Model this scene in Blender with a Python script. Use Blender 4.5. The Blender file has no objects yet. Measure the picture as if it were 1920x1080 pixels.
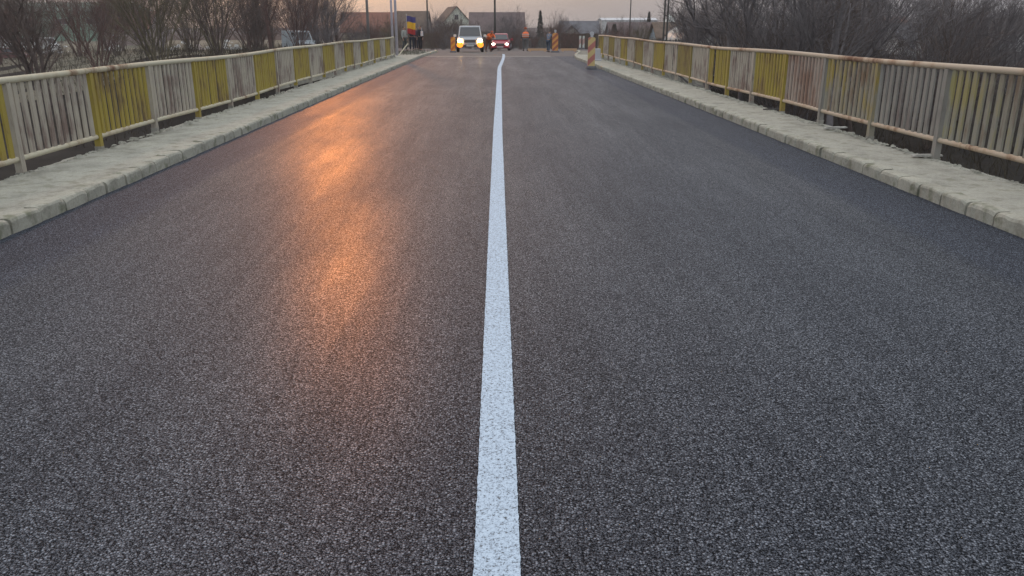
import bpy, bmesh, math, random
from mathutils import Vector, Matrix
R = math.radians
random.seed(7)
S = bpy.context.scene
C = S.collection

# ---------------------------------------------------------------- camera
CAM_H = 1.6
cam_d = bpy.data.cameras.new('camera'); cam = bpy.data.objects.new('camera', cam_d); C.objects.link(cam)
cam.location = (0, 0, CAM_H)
PITCH = math.atan(491/1500); YAW = R(-1.27)
cam.rotation_euler = (R(90)-PITCH, 0, YAW)
cam_d.sensor_width = 36; cam_d.lens = 36*1500/1920
cam_d.clip_start = .05; cam_d.clip_end = 3000
S.camera = cam

# ---------------------------------------------------------------- sky and sun
SUN_AZ = R(-11.0); SUN_EL = R(14.5)          # azimuth from +Y, positive to the right
sdir = Vector((math.sin(SUN_AZ)*math.cos(SUN_EL), math.cos(SUN_AZ)*math.cos(SUN_EL), math.sin(SUN_EL)))
W = bpy.data.worlds.new('World'); S.world = W; W.use_nodes = True
nt = W.node_tree; nt.nodes.clear()
def N(t, typ, **kw):
    n = t.nodes.new(typ)
    for k, v in kw.items(): setattr(n, k, v)
    return n
out = N(nt, 'ShaderNodeOutputWorld'); bg = N(nt, 'ShaderNodeBackground'); bg.inputs[1].default_value = .1
sky = N(nt, 'ShaderNodeTexSky', sky_type='NISHITA'); sky.sun_disc = False
sky.sun_elevation = SUN_EL; sky.sun_rotation = SUN_AZ; sky.dust_density = 3; sky.air_density = 1.5
tc = N(nt, 'ShaderNodeTexCoord'); sep = N(nt, 'ShaderNodeSeparateXYZ')
nt.links.new(tc.outputs['Generated'], sep.inputs[0])
# overcast cloud layer by height, values are radiance x10 (strength .1)
rmp = N(nt, 'ShaderNodeValToRGB'); e = rmp.color_ramp.elements
e[0].position = 0.0; e[0].color = (.33, .325, .34, 1)
e[1].position = 1.0; e[1].color = (1.20, 1.22, 1.25, 1)
x = e.new(.06); x.color = (.36, .36, .385, 1)
x = e.new(.25); x.color = (.58, .65, .75, 1)
nt.links.new(sep.outputs[2], rmp.inputs[0])
# cloud mottling
mp = N(nt, 'ShaderNodeMapping'); mp.inputs['Scale'].default_value = (1.5, 1.5, 9)
cn = N(nt, 'ShaderNodeTexNoise'); cn.inputs['Scale'].default_value = 2.2; cn.inputs['Detail'].default_value = 6
nt.links.new(tc.outputs['Generated'], mp.inputs[0]); nt.links.new(mp.outputs[0], cn.inputs[0])
mr = N(nt, 'ShaderNodeMapRange'); mr.inputs[1].default_value = .3; mr.inputs[2].default_value = .7; mr.inputs[3].default_value = 7.6; mr.inputs[4].default_value = 11.2
nt.links.new(cn.outputs[0], mr.inputs[0])
cl = N(nt, 'ShaderNodeVectorMath', operation='SCALE')
nt.links.new(rmp.outputs[0], cl.inputs[0]); nt.links.new(mr.outputs[0], cl.inputs[3])
# warm glow round the sun behind the clouds
dot = N(nt, 'ShaderNodeVectorMath', operation='DOT_PRODUCT'); dot.inputs[1].default_value = (math.sin(R(-13))*math.cos(R(3)), math.cos(R(-13))*math.cos(R(3)), math.sin(R(3)))
nrm = N(nt, 'ShaderNodeVectorMath', operation='NORMALIZE')
nt.links.new(tc.outputs['Generated'], nrm.inputs[0]); nt.links.new(nrm.outputs[0], dot.inputs[0])
mx0 = N(nt, 'ShaderNodeMath', operation='MAXIMUM'); mx0.inputs[1].default_value = 0
nt.links.new(dot.outputs['Value'], mx0.inputs[0])
pw = N(nt, 'ShaderNodeMath', operation='POWER'); pw.inputs[1].default_value = 70
nt.links.new(mx0.outputs[0], pw.inputs[0])
glow = N(nt, 'ShaderNodeVectorMath', operation='SCALE'); glow.inputs[0].default_value = (3.1, 1.10, .06)
nt.links.new(pw.outputs[0], glow.inputs[3])
add = N(nt, 'ShaderNodeVectorMath', operation='ADD')
nt.links.new(cl.outputs[0], add.inputs[0]); nt.links.new(glow.outputs[0], add.inputs[1])
mix = N(nt, 'ShaderNodeMix', data_type='RGBA'); mix.inputs[0].default_value = .93
nt.links.new(sky.outputs[0], mix.inputs[6]); nt.links.new(add.outputs[0], mix.inputs[7])
nt.links.new(mix.outputs[2], bg.inputs[0]); nt.links.new(bg.outputs[0], out.inputs[0])

sl = bpy.data.lights.new('sun', 'SUN'); sun = bpy.data.objects.new('sun', sl); C.objects.link(sun)
sl.energy = .34; sl.angle = R(2.5); sl.color = (1, .29, .03)
sun.rotation_euler = sdir.to_track_quat('Z', 'Y').to_euler(); sun.location = (-20, 60, 30)
S.view_settings.view_transform = 'Standard'; S.view_settings.look = 'None'
S.view_settings.exposure = .2; S.view_settings.gamma = 1

# ---------------------------------------------------------------- helpers
def tag(o, label=None, cat=None, group=None, kind=None):
    if label: o['label'] = label
    if cat: o['category'] = cat
    if group: o['group'] = group
    if kind: o['kind'] = kind
    return o
def empty(name, loc=(0,0,0), rz=0):
    o = bpy.data.objects.new(name, None); C.objects.link(o); o.empty_display_size = .2
    o.location = loc; o.rotation_euler = (0, 0, rz); return o
def copy_tree(o, parent=None):
    c = o.copy(); C.objects.link(c)
    if parent: c.parent = parent
    for ch in list(o.children): copy_tree(ch, c)
    return c
def ray(px, py=49.):
    """direction through a pixel of the 1920x1080 photograph"""
    v = Vector(((px-960)/1500, -(py-540)/1500, -1)); v.rotate(cam.rotation_euler); return v
def at(px, d, z=None, py=49.):
    v = ray(px, py); k = d/v.y
    return Vector((v.x*k, d, z if z is not None else CAM_H+v.z*k))
def sst(x, a, b):
    t = min(1, max(0, (x-a)/(b-a))); return t*t*(3-2*t)

class MB:
    """collects boxes, tubes and lofts into one mesh"""
    def __init__(s): s.v = []; s.f = []; s.mi = []; s.cur = 0
    def quad(s, *p):
        n = len(s.v); s.v += [tuple(q) for q in p]; s.f.append(tuple(range(n, n+len(p)))); s.mi.append(s.cur)
    def box(s, x0, x1, y0, y1, z0, z1, rot=0, taper=1.0, piv=None):
        n = len(s.v); cx, cy = (x0+x1)/2, (y0+y1)/2
        if piv is None: piv = (cx, cy)
        for z, k in ((z0, 1), (z1, taper)):
            for X, Y in ((x0,y0),(x1,y0),(x1,y1),(x0,y1)):
                X = cx+(X-cx)*k; Y = cy+(Y-cy)*k
                if rot:
                    a, b = X-piv[0], Y-piv[1]
                    X = piv[0]+a*math.cos(rot)-b*math.sin(rot); Y = piv[1]+a*math.sin(rot)+b*math.cos(rot)
                s.v.append((X, Y, z))
        for f in ((0,3,2,1),(4,5,6,7),(0,1,5,4),(1,2,6,5),(2,3,7,6),(3,0,4,7)):
            s.f.append(tuple(n+i for i in f)); s.mi.append(s.cur)
    def tube(s, pts, rad, n=6, cap=True):
        pts = [Vector(p) for p in pts]; rings = []
        for i, p in enumerate(pts):
            t = (pts[min(i+1, len(pts)-1)]-pts[max(i-1, 0)]).normalized()
            a = t.orthogonal().normalized() if i == 0 else (a-t*a.dot(t)).normalized()
            b = t.cross(a); r = rad[i] if isinstance(rad, (list, tuple)) else rad
            rings.append(len(s.v))
            for k in range(n):
                w = 2*math.pi*k/n; s.v.append(tuple(p+(a*math.cos(w)+b*math.sin(w))*r))
        for i in range(len(rings)-1):
            A, B = rings[i], rings[i+1]
            for k in range(n):
                s.f.append((A+k, A+(k+1)%n, B+(k+1)%n, B+k)); s.mi.append(s.cur)
        if cap:
            s.f.append(tuple(rings[0]+k for k in range(n))[::-1]); s.mi.append(s.cur)
            s.f.append(tuple(rings[-1]+k for k in range(n))); s.mi.append(s.cur)
    def cyl(s, x, y, z0, z1, r0, r1=None, n=12):
        s.tube([(x,y,z0),(x,y,z1)], [r0, r0 if r1 is None else r1], n)
    def loft(s, rings):
        n = len(rings[0]); base = len(s.v)
        for r in rings: s.v += [tuple(p) for p in r]
        for i in range(len(rings)-1):
            for k in range(n):
                a = base+i*n; s.f.append((a+k, a+(k+1)%n, a+n+(k+1)%n, a+n+k)); s.mi.append(s.cur)
        s.f.append(tuple(base+k for k in range(n))[::-1]); s.mi.append(s.cur)
        a = base+(len(rings)-1)*n; s.f.append(tuple(a+k for k in range(n))); s.mi.append(s.cur)
    def build(s, name, m, parent=None, smooth=False, bevel=0, recalc=True):
        me = bpy.data.meshes.new(name); me.from_pydata(s.v, [], s.f)
        for mm in (m if isinstance(m, (list, tuple)) else [m]): me.materials.append(mm)
        if any(s.mi): me.polygons.foreach_set('material_index', s.mi)
        if recalc and len(s.f) < 60000:
            b = bmesh.new(); b.from_mesh(me); bmesh.ops.recalc_face_normals(b, faces=b.faces)
            b.to_mesh(me); b.free()
        if smooth: me.polygons.foreach_set('use_smooth', [True]*len(me.polygons))
        o = bpy.data.objects.new(name, me); C.objects.link(o)
        if parent: o.parent = parent
        if bevel:
            md = o.modifiers.new('bevel', 'BEVEL'); md.width = bevel; md.segments = 2; md.limit_method = 'ANGLE'
        return o

# ---------------------------------------------------------------- materials
def mat(name, col=(.5,.5,.5), rough=.6, metal=0, emit=None, es=0, var=0, vs=4., spec=.5, stretch=(1,1,1), bump=0, bs=60.):
    m = bpy.data.materials.new(name); m.use_nodes = True; t = m.node_tree; b = t.nodes['Principled BSDF']
    b.inputs['Base Color'].default_value = (*col, 1); b.inputs['Roughness'].default_value = rough
    b.inputs['Metallic'].default_value = metal; b.inputs['Specular IOR Level'].default_value = spec
    if emit: b.inputs['Emission Color'].default_value = (*emit, 1); b.inputs['Emission Strength'].default_value = es
    if var:
        co = N(t, 'ShaderNodeTexCoord'); mp = N(t, 'ShaderNodeMapping'); mp.inputs['Scale'].default_value = stretch
        no = N(t, 'ShaderNodeTexNoise'); no.inputs['Scale'].default_value = vs; no.inputs['Detail'].default_value = 6; no.inputs['Roughness'].default_value = .65
        t.links.new(co.outputs['Object'], mp.inputs[0]); t.links.new(mp.outputs[0], no.inputs[0])
        r = N(t, 'ShaderNodeMapRange'); r.inputs[1].default_value = .3; r.inputs[2].default_value = .7
        r.inputs[3].default_value = 1-var; r.inputs[4].default_value = 1+var
        t.links.new(no.outputs[0], r.inputs[0])
        v = N(t, 'ShaderNodeVectorMath', operation='SCALE'); v.inputs[0].default_value = col
        t.links.new(r.outputs[0], v.inputs[3]); t.links.new(v.outputs[0], b.inputs['Base Color'])
    if bump:
        co = N(t, 'ShaderNodeTexCoord'); no = N(t, 'ShaderNodeTexNoise'); no.inputs['Scale'].default_value = bs; no.inputs['Detail'].default_value = 5
        bp = N(t, 'ShaderNodeBump'); bp.inputs['Strength'].default_value = bump; bp.inputs['Distance'].default_value = .02
        t.links.new(co.outputs['Object'], no.inputs[0]); t.links.new(no.outputs[0], bp.inputs['Height']); t.links.new(bp.outputs[0], b.inputs['Normal'])
    return m

def asphalt(name):
    m = bpy.data.materials.new(name); m.use_nodes = True; t = m.node_tree; b = t.nodes['Principled BSDF']; L = t.links.new
    co = N(t, 'ShaderNodeTexCoord'); sp = N(t, 'ShaderNodeSeparateXYZ'); L(co.outputs['Object'], sp.inputs[0])
    def math_(op, a, c=None, d=None):
        n = N(t, 'ShaderNodeMath', operation=op)
        for k, v in enumerate((a, c, d)):
            if v is None: continue
            if isinstance(v, (int, float)): n.inputs[k].default_value = v
            else: L(v, n.inputs[k])
        return n.outputs[0]
    def mrange(x, a, c, d, e): 
        n = N(t, 'ShaderNodeMapRange'); L(x, n.inputs[0])
        for k, v in zip((1,2,3,4), (a,c,d,e)): n.inputs[k].default_value = v
        return n.outputs[0]
    def noise(scale, detail=4, rough=.6, stretch=None):
        n = N(t, 'ShaderNodeTexNoise'); n.inputs['Scale'].default_value = scale; n.inputs['Detail'].default_value = detail; n.inputs['Roughness'].default_value = rough
        if stretch:
            q = N(t, 'ShaderNodeMapping'); q.inputs['Scale'].default_value = stretch; L(co.outputs['Object'], q.inputs[0]); L(q.outputs[0], n.inputs[0])
        else: L(co.outputs['Object'], n.inputs[0])
        return n.outputs[0]
    # broken stones of several sizes set in dark binder
    wv = N(t, 'ShaderNodeTexNoise'); wv.inputs['Scale'].default_value = 160; L(co.outputs['Object'], wv.inputs[0])
    wsc = N(t, 'ShaderNodeVectorMath', operation='SCALE'); wsc.inputs[3].default_value = .006; L(wv.outputs['Color'], wsc.inputs[0])
    wad = N(t, 'ShaderNodeVectorMath', operation='ADD'); L(wsc.outputs[0], wad.inputs[0]); L(co.outputs['Object'], wad.inputs[1])
    def stones(sc):
        vo = N(t, 'ShaderNodeTexVoronoi'); vo.inputs['Scale'].default_value = sc; L(wad.outputs[0], vo.inputs['Vector'])
        cs = N(t, 'ShaderNodeSeparateColor'); L(vo.outputs['Color'], cs.inputs[0])
        return mrange(vo.outputs['Distance'], .22, .62, 1, 0), cs.outputs[0], cs.outputs[1]
    e1, r1, q1 = stones(101); e2, r2, q2 = stones(180)
    big = math_('MULTIPLY', e1, math_('MULTIPLY_ADD', math_('POWER', r1, 1.4), .80, .16))
    sml = math_('MULTIPLY', e2, math_('MULTIPLY_ADD', r2, .75, .12))
    h = math_('MAXIMUM', big, math_('MULTIPLY', sml, .8))
    val = math_('ADD', h, math_('MULTIPLY_ADD', noise(60, 6, .8), .90, -.45))
    cr = N(t, 'ShaderNodeValToRGB'); ce = cr.color_ramp.elements
    ce[0].position = .02; ce[0].color = (.0018,.0024,.0038,1); ce[1].position = 1.0; ce[1].color = (.24,.268,.315,1)
    k = ce.new(.22); k.color = (.022,.027,.038,1)
    k = ce.new(.55); k.color = (.088,.101,.126,1)
    L(val, cr.inputs[0])
    streak = noise(1.5, 5, .6, (1.3, .06, 1)); fine = noise(9, 5, .6, (1.6, .10, 1)); pat = noise(.55, 6, .6)
    s2 = math_('ADD', math_('ADD', streak, math_('MULTIPLY', fine, .65)), math_('MULTIPLY', pat, .35))
    sc = N(t, 'ShaderNodeVectorMath', operation='SCALE'); L(cr.outputs[0], sc.inputs[0]); L(mrange(s2, .75, 1.40, .98, 1.42), sc.inputs[3])
    # the strip laid apart beside each kerb
    wob = math_('MULTIPLY_ADD', pat, .2, math_('ABSOLUTE', math_('ADD', sp.outputs[0], -.12)))
    gut = mrange(wob, 3.28, 3.44, 0, 1)
    tint = N(t, 'ShaderNodeMix', data_type='RGBA', blend_type='MULTIPLY'); tint.inputs[7].default_value = (.90, .95, 1.05, 1)
    L(gut, tint.inputs[0]); L(sc.outputs[0], tint.inputs[6]); L(tint.outputs[2], b.inputs['Base Color'])
    b.inputs['Roughness'].default_value = .60; L(mrange(h, 0, .55, .03, .50), b.inputs['Specular IOR Level'])  # cavity shade put into the specular, weaker between the stones
    bp = N(t, 'ShaderNodeBump'); bp.inputs['Strength'].default_value = .8; bp.inputs['Distance'].default_value = .005
    L(h, bp.inputs['Height']); L(bp.outputs[0], b.inputs['Normal'])
    # bitumen film polished by the roller in lengthwise bands
    film = mrange(s2, .82, 1.28, .26, .60)
    fl = math_('MULTIPLY', math_('MULTIPLY', film, mrange(noise(.5, 4, .6, (1.5, .35, 1)), .36, .62, .55, 1.15)), mrange(gut, 0, 1, 1, .45))
    L(math_('MULTIPLY', fl, mrange(val, .05, .7, .15, 1.5)), b.inputs['Coat Weight'])
    b.inputs['Coat Roughness'].default_value = .30; b.inputs['Coat IOR'].default_value = 1.5
    b2 = N(t, 'ShaderNodeBump'); b2.inputs['Strength'].default_value = .12; b2.inputs['Distance'].default_value = .003
    L(h, b2.inputs['Height']); L(b2.outputs[0], b.inputs['Coat Normal'])
    return m

def line_paint():
    m = bpy.data.materials.new('road_paint'); m.use_nodes = True; t = m.node_tree; b = t.nodes['Principled BSDF']; L = t.links.new
    co = N(t, 'ShaderNodeTexCoord')
    vo = N(t, 'ShaderNodeTexVoronoi'); vo.inputs['Scale'].default_value = 160; L(co.outputs['Object'], vo.inputs['Vector'])
    no = N(t, 'ShaderNodeTexNoise'); no.inputs['Scale'].default_value = 75; no.inputs['Detail'].default_value = 5; no.inputs['Roughness'].default_value = .75; L(co.outputs['Object'], no.inputs[0])
    su = N(t, 'ShaderNodeMath', operation='MULTIPLY_ADD'); su.inputs[1].default_value = .25; L(vo.outputs['Distance'], su.inputs[0]); L(no.outputs[0], su.inputs[2])
    cr = N(t, 'ShaderNodeValToRGB'); e = cr.color_ramp.elements
    e[0].position = .50; e[0].color = (.55,.67,.79,1); e[1].position = .80; e[1].color = (.06,.065,.07,1)
    k = e.new(.66); k.color = (.42,.52,.63,1)
    L(su.outputs[0], cr.inputs[0]); L(cr.outputs[0], b.inputs['Base Color']); b.inputs['Roughness'].default_value = .7
    bp = N(t, 'ShaderNodeBump'); bp.inputs['Strength'].default_value = .5; bp.inputs['Distance'].default_value = .003; bp.invert = True
    L(su.outputs[0], bp.inputs['Height']); L(bp.outputs[0], b.inputs['Normal'])
    return m

def painted_steel(name, paint, rust=(.16,.075,.04), amt=.5, under=(.30,.27,.24), vs=3., low=0):
    """old paint worn through to primer and rust in upright streaks"""
    m = bpy.data.materials.new(name); m.use_nodes = True; t = m.node_tree; b = t.nodes['Principled BSDF']; L = t.links.new
    co = N(t, 'ShaderNodeTexCoord'); mp = N(t, 'ShaderNodeMapping'); mp.inputs['Scale'].default_value = (1, 1, .22); L(co.outputs['Object'], mp.inputs[0])
    a = N(t, 'ShaderNodeTexNoise'); a.inputs['Scale'].default_value = vs*4; a.inputs['Detail'].default_value = 8; a.inputs['Roughness'].default_value = .7; L(mp.outputs[0], a.inputs[0])
    c = N(t, 'ShaderNodeTexNoise'); c.inputs['Scale'].default_value = vs*.5; c.inputs['Detail'].default_value = 3; L(co.outputs['Object'], c.inputs[0])
    sm = N(t, 'ShaderNodeMath', operation='ADD'); L(a.outputs[0], sm.inputs[0]); L(c.outputs[0], sm.inputs[1])
    sz = N(t, 'ShaderNodeSeparateXYZ'); L(co.outputs['Object'], sz.inputs[0]); lo_ = N(t, 'ShaderNodeMapRange'); L(sz.outputs[2], lo_.inputs[0])
    lo_.inputs[1].default_value = .95; lo_.inputs[2].default_value = .35; lo_.inputs[4].default_value = low
    sm2 = N(t, 'ShaderNodeMath', operation='ADD'); L(sm.outputs[0], sm2.inputs[0]); L(lo_.outputs[0], sm2.inputs[1])
    r1 = N(t, 'ShaderNodeMapRange'); r1.inputs[1].default_value = 1.18-amt*.3; r1.inputs[2].default_value = 1.38-amt*.3; L(sm.outputs[0], r1.inputs[0])
    r2 = N(t, 'ShaderNodeMapRange'); r2.inputs[1].default_value = 1.02-amt*.3; r2.inputs[2].default_value = 1.25-amt*.3; r2.inputs[4].default_value = .75+.2*(low > 0); L(sm2.outputs[0], r2.inputs[0])
    m1 = N(t, 'ShaderNodeMix', data_type='RGBA'); m1.inputs[6].default_value = (*paint,1); m1.inputs[7].default_value = (*under,1); L(r2.outputs[0], m1.inputs[0])
    m2 = N(t, 'ShaderNodeMix', data_type='RGBA'); m2.inputs[7].default_value = (*rust,1); L(r1.outputs[0], m2.inputs[0]); L(m1.outputs[2], m2.inputs[6])
    L(m2.outputs[2], b.inputs['Base Color']); b.inputs['Roughness'].default_value = .75
    bp = N(t, 'ShaderNodeBump'); bp.inputs['Strength'].default_value = .3; bp.inputs['Distance'].default_value = .004; L(a.outputs[0], bp.inputs['Height']); L(bp.outputs[0], b.inputs['Normal'])
    return m

def concrete(name, c0, c1, c2, moss=(.14,.15,.09)):
    m = bpy.data.materials.new(name); m.use_nodes = True; t = m.node_tree; b = t.nodes['Principled BSDF']; L = t.links.new
    co = N(t, 'ShaderNodeTexCoord')
    a = N(t, 'ShaderNodeTexNoise'); a.inputs['Scale'].default_value = 2.4; a.inputs['Detail'].default_value = 10; a.inputs['Roughness'].default_value = .72; L(co.outputs['Object'], a.inputs[0])
    cr = N(t, 'ShaderNodeValToRGB'); e = cr.color_ramp.elements
    e[0].position = .30; e[0].color = (*c0,1); e[1].position = .72; e[1].color = (*c2,1); k = e.new(.48); k.color = (*c1,1)
    L(a.outputs[0], cr.inputs[0])
    g = N(t, 'ShaderNodeTexNoise'); g.inputs['Scale'].default_value = 38; g.inputs['Detail'].default_value = 6; g.inputs['Roughness'].default_value = .8; L(co.outputs['Object'], g.inputs[0])
    gr = N(t, 'ShaderNodeMapRange'); gr.inputs[1].default_value = .3; gr.inputs[2].default_value = .7; gr.inputs[3].default_value = .74; gr.inputs[4].default_value = 1.2; L(g.outputs[0], gr.inputs[0])
    sc = N(t, 'ShaderNodeVectorMath', operation='SCALE'); L(cr.outputs[0], sc.inputs[0]); L(gr.outputs[0], sc.inputs[3])
    w = N(t, 'ShaderNodeTexNoise'); w.inputs['Scale'].default_value = 7; w.inputs['Detail'].default_value = 8; L(co.outputs['Object'], w.inputs[0])
    mr = N(t, 'ShaderNodeMapRange'); mr.inputs[1].default_value = .54; mr.inputs[2].default_value = .68; mr.inputs[4].default_value = .7; L(w.outputs[0], mr.inputs[0])
    mm = N(t, 'ShaderNodeMix', data_type='RGBA'); mm.inputs[7].default_value = (*moss,1); L(mr.outputs[0], mm.inputs[0]); L(sc.outputs[0], mm.inputs[6])
    L(mm.outputs[2], b.inputs['Base Color']); b.inputs['Roughness'].default_value = .9; b.inputs['Specular IOR Level'].default_value = .3
    bp = N(t, 'ShaderNodeBump'); bp.inputs['Strength'].default_value = .5; bp.inputs['Distance'].default_value = .008; L(g.outputs[0], bp.inputs['Height']); L(bp.outputs[0], b.inputs['Normal'])
    return m

M = {}
M['asphalt'] = asphalt('asphalt_fresh')
M['old_asphalt'] = mat('asphalt_old', (.11,.10,.095), .85, var=.25, vs=2.5, bump=.3)
M['paint'] = line_paint()
M['walk'] = concrete('walk_concrete', (.22,.215,.18), (.36,.352,.30), (.44,.43,.36), (.22,.215,.16))
M['kerb'] = concrete('kerb_stone', (.24,.23,.185), (.39,.378,.315), (.47,.455,.375))
M['deck'] = mat('deck_concrete', (.14,.135,.125), .9, var=.3, vs=2)
M['deck_pale'] = mat('weathered_post_foot', (.27,.255,.22), .85, var=.3, vs=9)
M['yellow'] = painted_steel('yellow_paint', (.34,.265,.045), amt=.46, under=(.30,.22,.06), rust=(.17,.115,.05))
M['yellow_faded'] = painted_steel('mustard_paint', (.33,.25,.06), amt=.42, under=(.27,.25,.20), rust=(.19,.13,.08), low=.22)
M['yellow_worn'] = painted_steel('worn_yellow_paint', (.27,.21,.05), amt=.62, under=(.25,.20,.08), rust=(.17,.11,.05))
M['olive'] = painted_steel('faded_yellow_paint', (.31,.27,.11), amt=.62, under=(.26,.25,.21), rust=(.17,.13,.09), low=.16)
M['white'] = painted_steel('white_paint', (.42,.375,.30), amt=.58, under=(.33,.295,.25), rust=(.20,.145,.12))
M['grey'] = painted_steel('grey_paint', (.27,.255,.225), amt=.35, under=(.20,.19,.17), rust=(.16,.13,.12))
M['rusty'] = painted_steel('rusty_paint', (.36,.30,.25), amt=.8, under=(.30,.225,.18), rust=(.24,.15,.11))
M['rail_l'] = painted_steel('cream_rail_paint', (.52,.48,.36), amt=.25, under=(.45,.37,.25), vs=1.2)
M['rail_r'] = painted_steel('salmon_rail_paint', (.50,.41,.31), amt=.35, under=(.45,.32,.21), vs=1.2)
M['soil'] = mat('soil', (.026,.022,.018), .95, var=.5, vs=.35, spec=.1, bump=.6, bs=6)
M['bark_b'] = mat('bark_brown', (.115,.088,.075), .9, var=.3, vs=3, spec=.15)
M['bark_o'] = mat('bark_olive', (.14,.12,.075), .9, var=.3, vs=3, spec=.15)
M['bark_g'] = mat('bark_grey', (.16,.145,.145), .9, var=.3, vs=3, spec=.15)
M['bark_r'] = mat('bark_red', (.14,.088,.075), .9, var=.3, vs=3, spec=.15)
M['galv'] = mat('galvanised_steel', (.48,.46,.50), .5, .3, var=.12)
M['lilac'] = mat('lilac_post_paint', (.60,.56,.62), .6, var=.12)
M['darkpole'] = mat('dark_concrete_pole', (.07,.068,.06), .9, var=.2)
M['steel_dark'] = mat('dark_steel', (.10,.09,.085), .6)
M['black'] = mat('black_rubber', (.015,.015,.015), .8)
M['glass'] = mat('dark_glass', (.03,.036,.045), .12, spec=.8)
M['dryweed'] = mat('dry_weeds', (.062,.052,.036), .95, var=.4, vs=8, spec=.1)
M['evergreen'] = mat('evergreen_needles', (.022,.035,.022), .9, var=.4, vs=9, spec=.1)

# ---------------------------------------------------------------- the ground, bridge and road
def zr(d):                                             # level of the carriageway
    if d < 46: return 0.
    if d < 58: return -.01*(d-46)
    return max(-1.6, -.12-.020*(d-58))
def zt(X, d):                                          # level of the land round it
    low = -4.0+.35*math.sin(X*.11+1)*math.sin(d*.07)
    hi = zr(d)-.16 if abs(X) < 8 else zr(d)-.16-.25*sst(abs(X), 8, 16)
    k = sst(d, 43.5, 47.5)*(1-sst(abs(X), 9+(d-46)*.55, 22+(d-46)*.9)) if d > 43 else 0
    k = max(k, sst(d, 150, 230)*.8, sst(d, 60, 150)*sst(-X, 15, 30)*.85)
    return low*(1-k)+hi*k

def sheet(name, xs, ys, zf, m):
    v = [(X, Y, zf(X, Y)) for Y in ys for X in xs]; n = len(xs)
    f = [(j*n+i, j*n+i+1, (j+1)*n+i+1, (j+1)*n+i) for j in range(len(ys)-1) for i in range(n-1)]
    me = bpy.data.meshes.new(name); me.from_pydata(v, [], f); me.materials.append(m)
    me.polygons.foreach_set('use_smooth', [True]*len(f))
    o = bpy.data.objects.new(name, me); C.objects.link(o); return tag(o, kind='structure')
xs = [-1400,-800,-400,-250]+[-180+6*i for i in range(24)]+[-36+1.5*i for i in range(48)]+[36+6*i for i in range(25)]+[250,400,800,1400]
ys = [-600,-300,-100,-60,-40]+[-20+3*i for i in range(20)]+[40+.75*i for i in range(40)]+[70+4*i for i in range(50)]+[280,330,400,550,800,1200,2000]
sheet('ground', xs, ys, zt, M['soil'])

sheet('dry_grass_field', [-230+5*i for i in range(42)], [62+4*i for i in range(42)], lambda X, Y: zt(X, Y)+.04, mat('dry_grass', (.17,.155,.115), .95, var=.55, vs=.35, spec=.1, bump=.5, bs=5))
LX, RX = -3.9, 4.19                                    # kerb faces
def kr(d): return RX + 1.7*sst(d, 41, 60)              # the right kerb swings out at the end of the bridge
def kl(d): return LX
def strip(name, xa, xb, ds, lift, m, nx=8):
    v = []; f = []
    for d in ds:
        a, b_ = xa(d), xb(d)
        for i in range(nx+1): v.append((a+(b_-a)*i/nx, d, zr(d)+lift))
    n = nx+1
    f = [(j*n+i, j*n+i+1, (j+1)*n+i+1, (j+1)*n+i) for j in range(len(ds)-1) for i in range(nx)]
    me = bpy.data.meshes.new(name); me.from_pydata(v, [], f); me.materials.append(m)
    o = bpy.data.objects.new(name, me); C.objects.link(o); return tag(o, kind='structure')
dl = [-25+2*i for i in range(35)]+[46.5]
strip('road', kl, lambda d: kr(d), dl, 0, M['asphalt'])
dl2 = [46.5+i for i in range(16)]+[63,66,70,75,80,90,100,120,140]
strip('junction_road', lambda d: LX-9*sst(d,59,72), lambda d: kr(d)+12*sst(d,60,75), dl2, 0, M['old_asphalt'])
jm = mat('joint_sealant', (.66,.62,.52), .8, var=.3, vs=6)
strip('expansion_joint', lambda d: kl(d)+.05, lambda d: 3.2, [46.35, 46.75], .006, jm)

# centre line
cl_pts = [(-20,-.15),(0,-.01),(7,.025),(13,.06),(24,.155),(32,.22),(34.5,.255),(37,.335),(40,.42),(43,.50),(46,.56),(49,.60),(53,.62)]
def cx(d):
    for (a, xa), (b_, xb) in zip(cl_pts, cl_pts[1:]):
        if a <= d <= b_: return xa+(xb-xa)*(d-a)/(b_-a)
    return cl_pts[-1][1]
rl = random.Random(3); v = []; f = []; dd = []; d = -4.
while d < 52.5: dd.append(d); d += .02 if d < 9 else (.1 if d < 25 else .5)
for d in dd:
    c = cx(d); j = .0018
    v += [(c-.073+rl.uniform(-j, j), d, zr(d)+.004), (c+.073+rl.uniform(-j, j), d, zr(d)+.004)]
f = [(2*i, 2*i+1, 2*i+3, 2*i+2) for i in range(len(dd)-1)]
me = bpy.data.meshes.new('centre_line'); me.from_pydata(v, [], f); me.materials.append(M['paint'])
o = bpy.data.objects.new('centre_line', me); C.objects.link(o); tag(o, kind='structure')

# deck slab below
b = MB(); b.box(-4.98, 5.16, -25, 45.5, -.95, -.03); b.box(-4.2, 4.3, -25, 45.5, -1.5, -.95)
tag(b.build('bridge_deck', M['deck']), kind='structure')
# abutment under the far end
b = MB(); b.box(-5.4, 5.6, 44.6, 46.4, -4.6, -.25); tag(b.build('bridge_abutment', M['deck']), kind='structure')

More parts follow.
